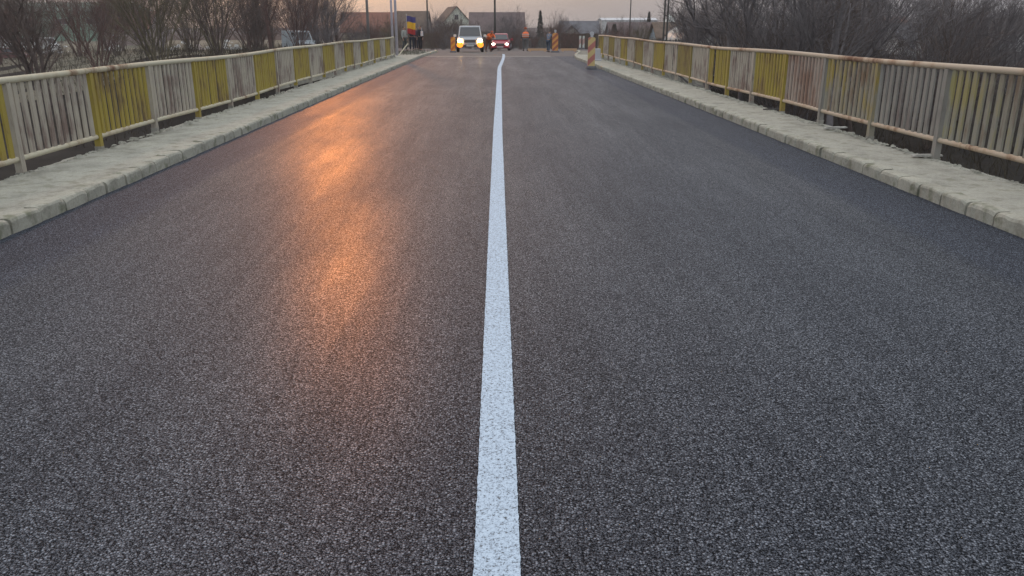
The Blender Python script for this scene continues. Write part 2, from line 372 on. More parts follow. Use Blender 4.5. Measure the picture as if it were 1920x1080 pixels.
# kerb stones
def kerb(side, seed):
    r = random.Random(seed); b = MB(); d = -10.
    while d < 58.5:
        L = .42+r.uniform(-.02, .02)
        if d > 32: L *= 1.6
        f0 = (kl if side < 0 else kr)
        x0 = f0(d); z = zr(d); g = .008+r.random()*.007
        top = .125+r.uniform(-.006, .006); w = .145+r.uniform(-.01, .01); off = r.uniform(-.010, .010)
        tl = r.uniform(-.006, .006); ch = .022+r.random()*.012
        rings = []
        n = 6
        for k in range(n+1):
            y = d+g+(L-2*g)*k/n; e = 1 if 0 < k < n else 0
            xx = f0(y)+side*(off+tl*(k/n-.5)*2); tt = top+tl*(k/n-.5)+r.uniform(-.003,.003)-(.008 if not e else 0)
            c2 = ch+r.uniform(-.006,.008)+(.010 if not e else 0); fx = r.uniform(-.003,.003)+(.005 if not e else 0)
            fx *= side
            rings.append([(xx+fx, y, z-.05), (xx+fx, y, z+tt-c2), (xx+side*c2*.35+fx, y, z+tt-c2*.3), (xx+side*c2+fx, y, z+tt), (xx+side*w, y, z+tt+r.uniform(-.003,.003)), (xx+side*w, y, z-.05)])
        b.loft(rings)
        d += L
    return tag(b.build('kerb', M['kerb']), kind='structure')
kerb(-1, 1); kerb(1, 2)

def pavement(side, seed):
    r = random.Random(seed); v = []; f = []
    edge = 5.02 if side < 0 else 5.24
    ds = []; d = -10.
    while d < 46: ds.append(d); d += .12 if d < 22 else .3
    nx = 10
    for d in ds:
        a = abs((kl if side < 0 else kr)(d))+.13
        # broken outer lip
        e_ = edge+.035*math.sin(d*1.7+seed)+.025*math.sin(d*4.1)+r.uniform(-.02,.02)
        if side < 0 and d > 43: e_ += (d-43)*.25
        e_ = max(e_, a+.3)
        for i in range(nx+1):
            t = i/nx; X = a+(e_-a)*t
            z = .118+.012*math.sin(d*.9+t*3+seed)*t+r.uniform(-.003,.003)-.02*(t > .95)
            v.append((side*X, d, zr(d)+z))
        v.append((side*(e_+.005), d, zr(d)-.02)); v.append((side*(e_-.04), d, zr(d)-.30))
    n = nx+3
    for j in range(len(ds)-1):
        for i in range(n-1): f.append((j*n+i, j*n+i+1, (j+1)*n+i+1, (j+1)*n+i))
    me = bpy.data.meshes.new('pavement'); me.from_pydata(v, [], f); me.materials.append(M['walk'])
    o = bpy.data.objects.new('pavement', me); C.objects.link(o); return tag(o, kind='structure')
pavement(-1, 4); pavement(1, 5)
# verge strips past the end of the bridge
def verge(side):
    v = []; r = random.Random(8+side)
    b = MB(); ds = [46+1*i for i in range(15)]
    for a, c in zip(ds, ds[1:]):
        xa = (kl if side < 0 else kr)(a)+side*.14; xc = (kl if side < 0 else kr)(c)+side*.14
        b.quad((xa, a, zr(a)+.09), (xc, c, zr(c)+.09), (side*12, c, zt(12, c)+.03), (side*12, a, zt(12, a)+.03))
    o = b.build('verge', mat('verge_grit', (.20,.19,.155), .95, var=.4, vs=2.5, bump=.5)); return tag(o, kind='structure')
verge(-1); verge(1)

# ---------------------------------------------------------------- railings
def railing(side, label):
    X = side*(5.0 if side < 0 else 5.2)
    ztop, zbot = (1.075, .272) if side < 0 else (1.145, .318)
    bay = 1.77; d0 = 8.55 if side < 0 else 9.32; end = 43.1 if side < 0 else 41.2
    k0 = -5; r = random.Random(20+side)
    root = empty('bridge_railing', (X, d0, 0)); tag(root, label, 'railing', 'bridge railings')
    posts = []
    k = k0
    while d0+bay*k < end+.4: posts.append(d0+bay*k); k += 1
    loc = lambda y: y-d0
    sway = lambda y: .012*math.sin(y*.55+side)+.006*math.sin(y*1.9)
    sag = lambda y: .010*math.sin(y*.8+side*2)+(.02*math.sin(y*.21) if side > 0 else .012*math.sin(y*.3))
    def rail(z, rad, name, m, gap=None):
        b = MB(); seg = []; y = posts[0]-.3
        while y < posts[-1]+.06:
            if gap and gap < y < gap+.09:
                b.tube(seg, rad, 10); seg = [(sway(y)*1+.0, loc(y+.05), z+sag(y)+.016)]; y += .1; gap = None; continue
            seg.append((sway(y), loc(y), z+sag(y))); y += .22
        b.tube(seg, rad, 10)
        return b.build(name, m, root, smooth=True)
    mr_ = M['rail_l'] if side < 0 else M['rail_r']
    rail(ztop, .036, 'top_rail', mr_, gap=13.9 if side > 0 else None)
    rail(zbot, .030, 'bottom_rail', mr_)
    for i, y in enumerate(posts):
        yellow = ((i+k0) % 2 == 1) if side < 0 else ((i+k0) % 2 == 1)
        y1 = y+bay
        if side < 0:
            key = 'yellow' if (i+k0) % 2 else 'white'
        else:
            kk = i+k0
            key = 'yellow' if kk % 2 else 'white'
            if kk == -1 or kk == -3: key = 'olive'
            if kk == 0 or kk == -2: key = 'grey'
            if kk == 2: key = 'rusty'
            if kk == 1: key = 'yellow_faded'
            if kk > 4 and key == 'yellow' and kk % 4 == 3: key = 'yellow_worn'
        m = M[key]
        if y > posts[-1]-.1: key = 'white'
        # the post, a steel channel
        b = MB(); w = .037; dp = .035; xs_ = sway(y); yl = loc(y)
        b.box(xs_-dp, xs_+dp, yl-w, yl-w+.012, .04, ztop+sag(y)-.02); b.box(xs_-dp, xs_+dp, yl+w-.012, yl+w, .04, ztop+sag(y)-.02)
        b.box(xs_-dp*side*-1-.006, xs_-dp*side*-1+.006, yl-w+.0125, yl+w-.0125, .04, ztop+sag(y)-.02)
        # face turned to the carriageway
        b.box(xs_-side*dp-.005, xs_-side*dp+.005, yl-w-.002, yl+w+.002, .12, ztop+sag(y)-.03)
        po = b.build('post', M['grey' if side > 0 and key == 'rusty' else key], root)
        b = MB(); b.box(xs_-.043, xs_+.043, yl-w-.003, yl+w+.003, .02, .13+(i*7%5)*.012); b.build('foot', M['deck_pale'], po)
        if y > posts[-1]-.1: break
        b = MB(); nb = 11; lean = .0
        for q in range(nb):
            if r.random() < .012 and y > 14: continue
            yy = y+.07+(bay-.13)*(q+.62)/nb+r.uniform(-.006,.006); hw = .0355+r.uniform(-.003,.003)
            yl = loc(yy); xo = sway(yy)+r.uniform(-.006,.006); tlt = r.uniform(-.006,.006)
            z0, z1 = zbot+sag(yy)+.02, ztop+sag(yy)-.028; n0 = len(b.v)
            b.box(xo-.012, xo+.012, yl-hw, yl+hw, z0, z1)
            for j in range(n0+4, n0+8): b.v[j] = (b.v[j][0]+r.uniform(-.002,.002), b.v[j][1]+tlt, b.v[j][2])
        p = b.build('panel', m, root)
        p['label'] = {'yellow': 'yellow painted panel of upright bars', 'yellow_faded': 'mustard panel of upright bars, worn grey lower down', 'yellow_worn': 'worn brownish yellow panel of upright bars', 'olive': 'faded yellow green panel of upright bars', 'white': 'dirty white panel of upright bars',
                      'grey': 'bare grey panel of upright bars', 'rusty': 'rust streaked pinkish panel of upright bars'}[key]
    return root
railing(-1, 'left bridge railing with cream handrail and yellow and white panels')
railing(1, 'right bridge railing with salmon handrail and weathered yellow and grey panels')

# loose boards lying on the edge of the right pavement
def scrap(px, py, L, rz, label, w=.07):
    h = CAM_H-.15; v = ray(px, py); k = -h/v.z; p = Vector((v.x*k, v.y*k, .137))
    b = MB(); b.box(-L/2, L/2, -w/2, w/2, 0, .018); b.box(-L/2+.04, L/2-.10, -w/2+.012, w/2-.01, .0185, .026)
    o = b.build('scrap_board', mat('scrap_'+str(px), (.42,.41,.37), .85, var=.25, vs=12)); o.location = p; o.rotation_euler = (R(1), R(-1.5), rz)
    return tag(o, label, 'board', 'scrap boards on the right pavement')
scrap(1566, 239, .36, R(8), 'narrow pale board lying across the right pavement edge, the farther one')
scrap(1738, 291, .34, R(-4), 'narrow pale board lying on the right pavement edge, nearest the viewer')
scrap(1452, 204, .42, R(3), 'thin dark scrap strip lying on the right pavement edge', .03).data.materials[0] = M['steel_dark']

# crumbled concrete and dead stalks along the pavement lips
r = random.Random(31); b = MB()
for i in range(2600):
    side = -1 if r.random() < .35 else 1; d = 5+37*r.random()**1.4
    X = side*((4.96 if side < 0 else 5.16)-abs(r.gauss(0, .06))); s = r.uniform(.006, .022)*(1+.5*(r.random() < .1))
    z = .122; b.box(X-s, X+s, d-s*r.uniform(.5,1.4), d+s, z, z+s*r.uniform(.4,1), rot=r.random()*3, taper=r.uniform(.4,.8))
tag(b.build('crumbled_concrete', M['walk'], recalc=False), 'crumbled bits of concrete strewn along the outer pavement edges', 'rubble', kind='stuff')

# ---------------------------------------------------------------- bare trees
def branch(b, p, dr, L, rad, lev, r, spec):
    """one limb with its side limbs; b[0] holds thick wood, b[1] fine wood"""
    n = 4 if lev < 2 else (3 if lev < 4 else 2)
    pts = [p.copy()]; rads = [rad]; q = p.copy(); dcur = dr.copy()
    for i in range(n):
        dcur = (dcur+Vector((r.gauss(0,1), r.gauss(0,1), r.gauss(0,1)))*spec['wob']+Vector((0,0,spec['up']))*(.5 if lev else .2)).normalized()
        q = q+dcur*(L/n); pts.append(q.copy()); rads.append(rad*(1-(i+1)/n*.62))
    (b[0] if lev < spec['cut'] else b[1]).tube(pts, rads, 5 if lev == 0 else 3, cap=False)
    if lev >= spec['lev']: return
    kids = spec['kids'][min(lev, len(spec['kids'])-1)]
    for k in range(kids):
        t = r.uniform(spec['t0'] if lev == 0 else .15, 1); i = min(n-1, int(t*n)); fr = t*n-i
        s = pts[i].lerp(pts[i+1], fr); a = (pts[i+1]-pts[i]).normalized()
        o = a.orthogonal().normalized(); o.rotate(Matrix.Rotation(r.uniform(0, 6.283), 3, a))
        ang = R(r.gauss(spec['ang'], 9)); nd = (a*math.cos(ang)+o*math.sin(ang)).normalized()
        rr_ = max((rads[i]*(1-fr)+rads[i+1]*fr)*spec['rr'], spec['rmin'])
        branch(b, s, nd, L*spec['lr']*r.uniform(.7,1.2)*(1.15-.45*t), rr_, lev+1, r, spec)
TREE = dict(wob=.10, up=.10, lev=4, kids=[9,6,5,4], t0=.25, ang=38, rr=.55, lr=.56, rmin=.008, cut=1)
SHRUB = dict(wob=.11, up=.10, lev=3, kids=[7,5,4], t0=.12, ang=26, rr=.55, lr=.55, rmin=.007, cut=1)
POPLAR = dict(wob=.06, up=.22, lev=3, kids=[26,7,5], t0=.10, ang=24, rr=.42, lr=.30, rmin=.008, cut=1)
def bare_tree(kind, H, rad, seed, bark, name='bare_tree'):
    r = random.Random(seed); b = (MB(), MB())
    if kind == 'shrub':
        n = r.randint(9, 13)
        for i in range(n):
            a = 6.283*i/n+r.uniform(-.3,.3); t = r.uniform(.10, .55)
            branch(b, Vector((math.cos(a)*.15, math.sin(a)*.15, -.1)), Vector((math.cos(a)*t, math.sin(a)*t, 1)).normalized(), H*r.uniform(.7,1), rad*r.uniform(.6,1), 0, r, SHRUB)
    elif kind == 'poplar':
        branch(b, Vector((0,0,-.2)), Vector((.02,0,1)), H, rad, 0, r, POPLAR)
    else:
        n = r.choice((1, 2, 2, 3))
        for i in range(n):
            a = 6.283*r.random(); t = .05 if n == 1 else .35
            branch(b, Vector((math.cos(a)*.1*(n > 1), math.sin(a)*.1*(n > 1), -.2)), Vector((math.cos(a)*t, math.sin(a)*t, 1)).normalized(), H*.75, rad, 0, r, TREE)
    root = empty(name)
    b[0].build('trunk', bark, root, smooth=True, recalc=False); b[1].build('crown', bark, root, recalc=False)
    return root
proto = {}
def use(key, maker, loc, rz, sc, label, cat, group):
    if key not in proto: o = maker(); proto[key] = o
    else: o = copy_tree(proto[key])
    o.location = loc; o.rotation_euler = (0, 0, rz); o.scale = (sc[0], sc[0], sc[1]) if isinstance(sc, tuple) else (sc,)*3
    return tag(o, label, cat, group)
TK = {
 't1': lambda: bare_tree('tree', 9, .16, 11, M['bark_g']), 't2': lambda: bare_tree('tree', 8, .15, 12, M['bark_b']),
 't3': lambda: bare_tree('tree', 9, .14, 14, M['bark_g']), 't4': lambda: bare_tree('tree', 8, .13, 15, M['bark_b']),
 's1': lambda: bare_tree('shrub', 6, .050, 21, M['bark_b'], 'bare_shrub'), 's2': lambda: bare_tree('shrub', 6, .055, 22, M['bark_o'], 'bare_shrub'),
 's3': lambda: bare_tree('shrub', 6, .045, 23, M['bark_r'], 'bare_shrub'), 's4': lambda: bare_tree('shrub', 6, .045, 24, M['bark_g'], 'bare_shrub'),
 'p1': lambda: bare_tree('poplar', 13, .17, 31, M['bark_r'], 'bare_poplar'), 'p2': lambda: bare_tree('poplar', 12, .15, 32, M['bark_b'], 'bare_poplar'),
}
def plant(key, px, d, H, label, cat, group, r):
    base = {'t':9, 's':6.5, 'p':13}[key[0]]
    p = at(px, d); p.z = zt(p.x, d)-.05
    s = H/base
    return use(key, TK[key], p, r.uniform(0, 6.28), (s*r.uniform(.9,1.15), s), label, cat, group)

r = random.Random(77)
GL = 'bare trees and shrubs behind the left railing'
# left side, named ones first
plant('s2', 290, 62, 9.0, 'big olive bare shrub fanning up from one point behind the left railing', 'shrub', GL, r)
plant('t2', 75, 58, 11, 'dark forked bare tree standing before the white vehicles at far left', 'tree', GL, r)
plant('s3', 175, 70, 9, 'reddish bare shrub between the forked tree and the olive shrub', 'shrub', GL, r)
plant('p1', 505, 84, 14, 'tall upright bare poplar just left of the parked white van', 'tree', GL, r)
plant('p2', 588, 92, 15, 'slender bare poplar just right of the parked white van', 'tree', GL, r)
plant('s1', 405, 78, 8, 'brown bare shrub midway along the left railing', 'shrub', GL, r)
for i in range(24):
    px = r.uniform(-60, 640); d = r.uniform(78, 128); px += 190*(px < 130 and i % 3 > 0); k = r.choice(('s1','s2','s3','s4','t2','t4','s3'))
    plant(k, px, d, r.uniform(7, 12), 'one of the many bare shrubs massed behind the left railing', 'shrub', 'shrub thicket behind the left railing', r)
for i in range(8):
    px = r.choice((r.uniform(460,520), r.uniform(590, 640))); d = r.uniform(95, 125)
    plant(r.choice(('p1','p2','s3','t4')), px, d, r.uniform(6, 11), 'one of the slim bare trees round the parked white van', 'tree', 'slim trees round the white van', r)
# right side
GR = 'bare trees behind the right railing'
plant('t1', 1385, 40, 10.5, 'wide leaning bare tree nearest the dark twin pole', 'tree', GR, r)
plant('s4', 1495, 38, 10.5, 'many stemmed dark bare tree behind the middle of the right railing', 'tree', GR, r)
plant('t3', 1570, 33, 10, 'bare tree with long rising limbs behind the break in the right handrail', 'tree', GR, r)
for i in range(40):
    px = 1340+620*r.random()**.75; d = r.uniform(36, 90); k = r.choice(('s1','s4','s4','t1','t2','t3','t4','s1'))
    H = r.uniform(6, 10) if px > 1600 else r.uniform(4.5, 6.6)
    plant(k, px, d, H, 'one of the many bare trees massed behind the right railing', 'tree', 'tree mass behind the right railing', r)
for i in range(8):
    plant(r.choice(('s1','s4')), r.uniform(1290, 1400), r.uniform(66, 90), r.uniform(4, 5.6), 'one of the low bare bushes beside the pale greenhouse', 'shrub', 'bushes beside the greenhouse', r)
# middle, between the houses
for i in range(30):
    px = r.uniform(640, 1060); d = r.uniform(98, 150); k = r.choice(('s1','s4','s3','t4'))
    plant(k, px, d, r.uniform(2.6, 5.0), 'one of the low bare bushes in front of the far houses', 'shrub', 'bushes in front of the far houses', r)
for i in range(14):
    px = r.uniform(1120, 1300); d = r.uniform(96, 135); k = r.choice(('s1','s3','s4'))
    plant(k, px, d, r.uniform(2.4, 5.2), 'one of the low reddish bushes right of the grey gabled house', 'shrub', 'bushes right of the grey gabled house', r)

r = random.Random(99)
for i in range(34):
    px = r.uniform(560, 1340); d = r.uniform(84, 130); k = r.choice(('s1','s4','s3','s2'))
    if 850 < px < 960 and d < 100: d += 20
    plant(k, px, d, r.uniform(2.2, 3.8), 'one of the low bare bushes in front of the far houses', 'shrub', 'bushes in front of the far houses', r)
for i in range(26):
    px = r.uniform(-40, 760); d = r.uniform(150, 240)
    plant(r.choice(('t4','t2','p1','s3')), px, d, r.uniform(4, 7), 'one of the hazy bare trees far beyond the left yard', 'tree', 'far trees beyond the left yard', r)
for i in range(30):
    px = r.uniform(780, 1130); d = r.uniform(76, 94)
    plant(r.choice(('s1','s4','s3')), px, d, r.uniform(1.4, 2.5), 'low bush', 'shrub', 'bushes in front of the far houses', r)
# undergrowth
r = random.Random(5); b = MB()
for i in range(9000):
    if r.random() < .5: px = r.uniform(-80, 660); d = r.uniform(40, 130)
    else: px = r.uniform(1180, 2000); d = r.uniform(16, 100)
    p = at(px, d); p.z = zt(p.x, d)-.03
    h = r.uniform(.3, 1.5); a = r.uniform(0, 6.28); w = r.uniform(.012, .03)
    t = Vector((r.gauss(0,.35)*h, r.gauss(0,.35)*h, h)); o = Vector((math.cos(a)*w, math.sin(a)*w, 0))
    b.quad(p-o, p+o, p+t)
    o2 = Vector((-o.y, o.x, 0)); t2 = Vector((r.gauss(0,.4)*h, r.gauss(0,.4)*h, h*.8)); b.quad(p-o2, p+o2, p+t2)
tag(b.build('undergrowth', M['dryweed'], recalc=False), 'dry undergrowth and dead stalks below the bridge', 'undergrowth', kind='stuff')
# weeds at the left end of the railing
r = random.Random(6); b = MB()
for i in range(900):
    d = r.uniform(44.5, 56); X = r.uniform(-8, -4.15); p = Vector((X, d, zr(d)+.05)); h = r.uniform(.05,.35)
    a = r.uniform(0, 6.28); w = .012; o = Vector((math.cos(a)*w, math.sin(a)*w, 0)); b.quad(p-o, p+o, p+Vector((r.gauss(0,.3)*h, r.gauss(0,.3)*h, h)))
tag(b.build('verge_weeds', mat('grey_weeds', (.12,.125,.09), .95, var=.3), recalc=False), 'greyish dead weeds at the far end of the left railing', 'weeds', kind='stuff')

# conifers
def conifer(px, d, H, wd, label, seed):
    r = random.Random(seed); p = at(px, d); p.z = zt(p.x, d)
    root = empty('conifer_tree', p); tag(root, label, 'tree')
    b = MB(); b.tube([(0,0,-.2),(0,0,H)], [.12,.02], 6); b.build('trunk', M['bark_b'], root)
    b = MB()
    for i in range(1500):
        t = r.random()**.8; z = .3+t*(H-.3); rad = wd*(1-t)**.8*r.uniform(.3,1); a = r.uniform(0, 6.28)
        c = Vector((math.cos(a)*rad, math.sin(a)*rad, z-rad*.25)); o = Vector((r.gauss(0,.1), r.gauss(0,.1), r.gauss(0,.05)))
        b.quad(c+o, c-o, c+Vector((math.cos(a)*.16, math.sin(a)*.16, -.1)))
    b.build('crown', M['evergreen'], root, recalc=False); return root
conifer(1013, 150, 6.0, .9, 'small dark conifer sticking up over the roofs in the middle', 3)
conifer(1152, 118, 3.6, 1.1, 'rounded dark evergreen right of the grey gabled house', 4)
conifer(1216, 170, 6.4, .9, 'pointed evergreen far off, left of the dark twin pole', 5)

# ---------------------------------------------------------------- houses
wm = {}
def wmat(k, c): 
    if k not in wm: wm[k] = mat(k, c, .9, var=.14, vs=.8, spec=.2)
    return wm[k]
def tiles(name, col):
    m = mat(name, col, .85, var=.22, vs=1.2, spec=.2); t = m.node_tree; b = t.nodes['Principled BSDF']
    co = N(t, 'ShaderNodeTexCoord'); w = N(t, 'ShaderNodeTexWave', bands_direction='Z'); w.inputs['Scale'].default_value = 2.5; t.links.new(co.outputs['Object'], w.inputs[0])
    bp = N(t, 'ShaderNodeBump'); bp.inputs['Distance'].default_value = .05; t.links.new(w.outputs[1], bp.inputs['Height']); t.links.new(bp.outputs[0], b.inputs['Normal']); return m
def house(px, d, w, dep, hw, hr, wall, roof, label, rz=0, gable_front=True, wins=(), door=None, chim=None, zb=None, name='house', eave=.35, cat='house'):
    """local x across, y depth (front face at y=0), gable_front: ridge runs along y"""
    p = at(px, d); p.z = (zt(p.x, d) if zb is None else zb)-.1
    root = empty(name, p, rz); tag(root, label, cat)
    b = MB()
    if gable_front:
        b.v = [(-w/2,0,0),(w/2,0,0),(w/2,0,hw),(0,0,hw+hr-.05),(-w/2,0,hw),(-w/2,dep,0),(w/2,dep,0),(w/2,dep,hw),(0,dep,hw+hr-.05),(-w/2,dep,hw)]
        b.f = [(0,1,2,3,4),(9,8,7,6,5),(1,6,7,2),(0,4,9,5)]; b.mi = [0]*4
    else:
        b.v = [(-w/2,0,0),(-w/2,dep,0),(-w/2,dep,hw),(-w/2,dep/2,hw+hr-.05),(-w/2,0,hw),(w/2,0,0),(w/2,dep,0),(w/2,dep,hw),(w/2,dep/2,hw+hr-.05),(w/2,0,hw)]
        b.f = [(0,1,2,3,4),(9,8,7,6,5),(0,4,9,5),(1,6,7,2)]; b.mi = [0]*4
    b.build('wall', wall, root)
    b = MB(); th = .16
    if gable_front:
        k = hr/(w/2); e = eave
        for s in (-1, 1):
            b.v += [(0,-e,hw+hr),(0,dep+e,hw+hr),(s*(w/2+e),dep+e,hw-k*e),(s*(w/2+e),-e,hw-k*e)]+[(0,-e,hw+hr+th),(0,dep+e,hw+hr+th),(s*(w/2+e),dep+e,hw-k*e+th),(s*(w/2+e),-e,hw-k*e+th)]
    else:
        k = hr/(dep/2); e = eave
        for s, y0 in ((-1, 0), (1, dep)):
            ye = y0+s*e
            b.v += [(-w/2-e,dep/2,hw+hr),(w/2+e,dep/2,hw+hr),(w/2+e,ye,hw-k*e),(-w/2-e,ye,hw-k*e)]+[(-w/2-e,dep/2,hw+hr+th),(w/2+e,dep/2,hw+hr+th),(w/2+e,ye,hw-k*e+th),(-w/2-e,ye,hw-k*e+th)]
    for q in (0, 8):
        b.f += [tuple(q+i for i in f) for f in ((0,1,2,3),(4,7,6,5),(0,4,5,1),(1,5,6,2),(2,6,7,3),(3,7,4,0))]
    b.mi = [0]*len(b.f)
    rf = b.build('roof', roof, root)
    if chim:
        b = MB(); b.box(chim[0]-.25, chim[0]+.25, chim[1]-.25, chim[1]+.25, hw+hr*.3, hw+hr+.7); b.box(chim[0]-.32, chim[0]+.32, chim[1]-.32, chim[1]+.32, hw+hr+.7, hw+hr+.8)
        b.build('chimney', wmat('chimney_brick', (.22,.12,.09)), rf)
    for (wx, wz, ww, wh) in wins:
        b = MB(); f_ = .07; y0 = -.05
        b.box(wx-ww/2-f_, wx+ww/2+f_, y0, .02, wz-f_, wz); b.box(wx-ww/2-f_, wx+ww/2+f_, y0, .02, wz+wh, wz+wh+f_)
        b.box(wx-ww/2-f_, wx-ww/2, y0, .02, wz, wz+wh); b.box(wx+ww/2, wx+ww/2+f_, y0, .02, wz, wz+wh)
        b.box(wx-.025, wx+.025, y0+.01, -.012, wz, wz+wh)
        wo = b.build('window', wmat('window_frame_white', (.5,.5,.48)), root)
        b = MB(); b.box(wx-ww/2, wx+ww/2, -.01, .01, wz, wz+wh); b.build('pane', M['glass'], wo)
    if door:
        b = MB(); dx, dw, dh = door; b.box(dx-dw/2, dx+dw/2, -.04, .01, .1, dh); dd_ = b.build('door', wmat('door_blue_grey', (.34,.40,.46)), root)
        b = MB(); b.box(dx+dw/2-.16, dx+dw/2-.10, -.09, -.04, dh*.48, dh*.54); b.build('handle', M['steel_dark'], dd_)
    return root
rRed = tiles('roof_tile_red', (.26,.125,.09)); rBrown = tiles('roof_tile_brown', (.17,.125,.095)); rGrey = tiles('roof_sheet_grey', (.17,.17,.185)); rPurple = tiles('roof_tile_dusky', (.17,.13,.125))
house(857, 200, 6.4, 11, 4.4, 3.4, wmat('wall_pale_green', (.66,.68,.56)), rBrown, 'tall pale green gabled house above the white van with headlights on', rz=R(14),
      wins=((-1.8,2.1,1.0,1.3),(.2,2.1,1.0,1.3),(2.0,2.1,.9,1.3),(-.1,5.0,.8,1.0)))
house(690, 140, 8.6, 8, 2.9, 2.9, wmat('wall_cream', (.42,.36,.27)), rRed, 'low cream house with red tiled roof left of the flag', rz=R(6), gable_front=False,
      wins=((-2.2,1.0,1.1,1.2),(2.6,1.0,1.1,1.2)), door=(-.2,1.1,2.2))
house(768, 170, 6.4, 8, 2.9, 3.6, wmat('wall_ochre', (.34,.29,.22)), rBrown, 'brown roofed house behind the flag', rz=R(-4), gable_front=False, wins=((-1,1.0,1.1,1.2),(1.6,1,1,1.2)))
house(932, 180, 11.5, 9, 2.5, 3.7, wmat('wall_brown_grey', (.25,.22,.20)), rPurple, 'long dusky roofed house in the middle behind the thin pole', gable_front=False,
      wins=((-4,1.0,1.1,1.2),(-1.4,1,1.1,1.2),(1.4,1,1.1,1.2),(4,1,1.1,1.2)))
house(1090, 128, 5.6, 7, 1.9, 2.3, wmat('wall_grey', (.28,.28,.27)), rGrey, 'grey roofed cottage with a small front gable behind the brown fence', gable_front=False,
      wins=((1.9,.8,.8,.9),))
house(1072, 124, 2.9, 3.6, 2.1, 1.35, wmat('wall_beige', (.33,.31,.27)), rGrey, 'small grey gabled porch house in front of the grey cottage', wins=((-.55,.9,.6,.8),(.6,.9,.6,.8)), eave=.3)
house(1190, 138, 7.5, 7, 2.0, 2.2, wmat('wall_dusty_blue', (.33,.37,.40)), rPurple, 'low dusty blue house between the thin pole and the dark twin pole', gable_front=False,
      wins=((-2.4,.8,.9,1.0),(.2,.8,.9,1.0)), door=(2.2,.9,1.9))
house(1268, 104, 4.3, 6, 1.75, 1.75, wmat('wall_light_blue', (.42,.50,.55)), rBrown, 'small light blue house right of the dark twin pole', gable_front=False, wins=((.9,.8,.7,.8),), door=(-.8,.8,1.7))
house(1180, 320, 21, 12, 5.8, .8, wmat('wall_white_far', (.62,.62,.60)), wmat('roof_white_far', (.62,.63,.64)), 'long flat white building far off on the right', gable_front=False, name='warehouse', cat='warehouse',
      wins=((-7,2.5,2,1.5),(-2,2.5,2,1.5),(3,2.5,2,1.5),(8,2.5,2,1.5)))
house(30, 215, 50, 24, 7.6, 2.2, wmat('wall_green_sheet', (.18,.29,.215)), wmat('roof_green_sheet', (.15,.21,.17)), 'long dull green warehouse far off at the left edge', rz=R(-4), gable_front=False, name='warehouse', cat='warehouse',
      wins=tuple((-20+8*i,4.5,3,1.2) for i in range(6)))
house(235, 165, 9, 8, 3.4, 3.0, wmat('wall_mauve', (.33,.27,.25)), rRed, 'red roofed house glimpsed through the left shrubs', gable_front=False, wins=((-2,1.2,1.1,1.2),(2,1.2,1.1,1.2)))
house(1660, 120, 8.5, 8, 2.6, 2.2, wmat('wall_rose', (.34,.27,.24)), rRed, 'red roofed house glimpsed through the right hand trees', gable_front=False, wins=((-2,1,1.1,1.2),(2,1,1.1,1.2)), zb=-1.9)
house(1735, 108, 6.0, 7, 2.4, 1.7, wmat('wall_pale', (.52,.51,.48)), rGrey, 'pale walled house glimpsed right of the red roofed one through the trees', gable_front=False, wins=((-1.5,1,1.1,1.2),(1.5,1,1.1,1.2)), zb=-2.2)
house(1885, 112, 7.5, 7, 2.5, 1.7, wmat('wall_whitish', (.60,.59,.56)), rBrown, 'whitish house glimpsed through the trees at the right edge', gable_front=False, wins=((-1.5,1,1.1,1.2),(1.5,1,1.1,1.2)), zb=-1.6)
# greenhouse tunnel
p = at(1308, 92); p.z = zt(p.x, 92); root = empty('greenhouse', p, R(6)); tag(root, 'low arched pale greenhouse tunnel behind the right railing', 'greenhouse')
b = MB(); ring = lambda y: [(1.9*math.cos(math.pi*k/12), y, 2.75*math.sin(math.pi*k/12)**.8+.0) for k in range(13)]
b.loft([ring(0), ring(3), ring(6)]); b.build('cover', mat('greenhouse_film', (.58,.58,.52), .5, var=.12), root, smooth=False)
b = MB()
for y in (-.03, 2, 4, 6.03): b.tube([(1.93*math.cos(math.pi*k/12), y, 2.79*math.sin(math.pi*k/12)**.8) for k in range(13)], .03, 5)
b.build('hoops', M['galv'], root)
# pale tent
p = at(1255, 118); p.z = zt(p.x, 118); root = empty('white_tent', p); tag(root, 'pointed white tent roof just right of the dark twin pole', 'tent')
b = MB(); b.v = [(-1,-1,3.6),(1,-1,3.6),(1,1,3.6),(-1,1,3.6),(0,0,5.0)]; b.f = [(0,1,4),(1,2,4),(2,3,4),(3,0,4),(3,2,1,0)]; b.mi = [0]*5
b.box(-1,1,-1,-.97,3.3,3.598); b.box(-1,1,.97,1,3.3,3.598)
b.build('canopy', mat('tent_cloth', (.75,.76,.70), .8), root)
for sx in (-1, 1):
    for sy in (-1, 1):
        b = MB(); b.cyl(sx*.93, sy*.93, 0, 3.6, .04, n=6); b.build('leg', M['galv'], root)

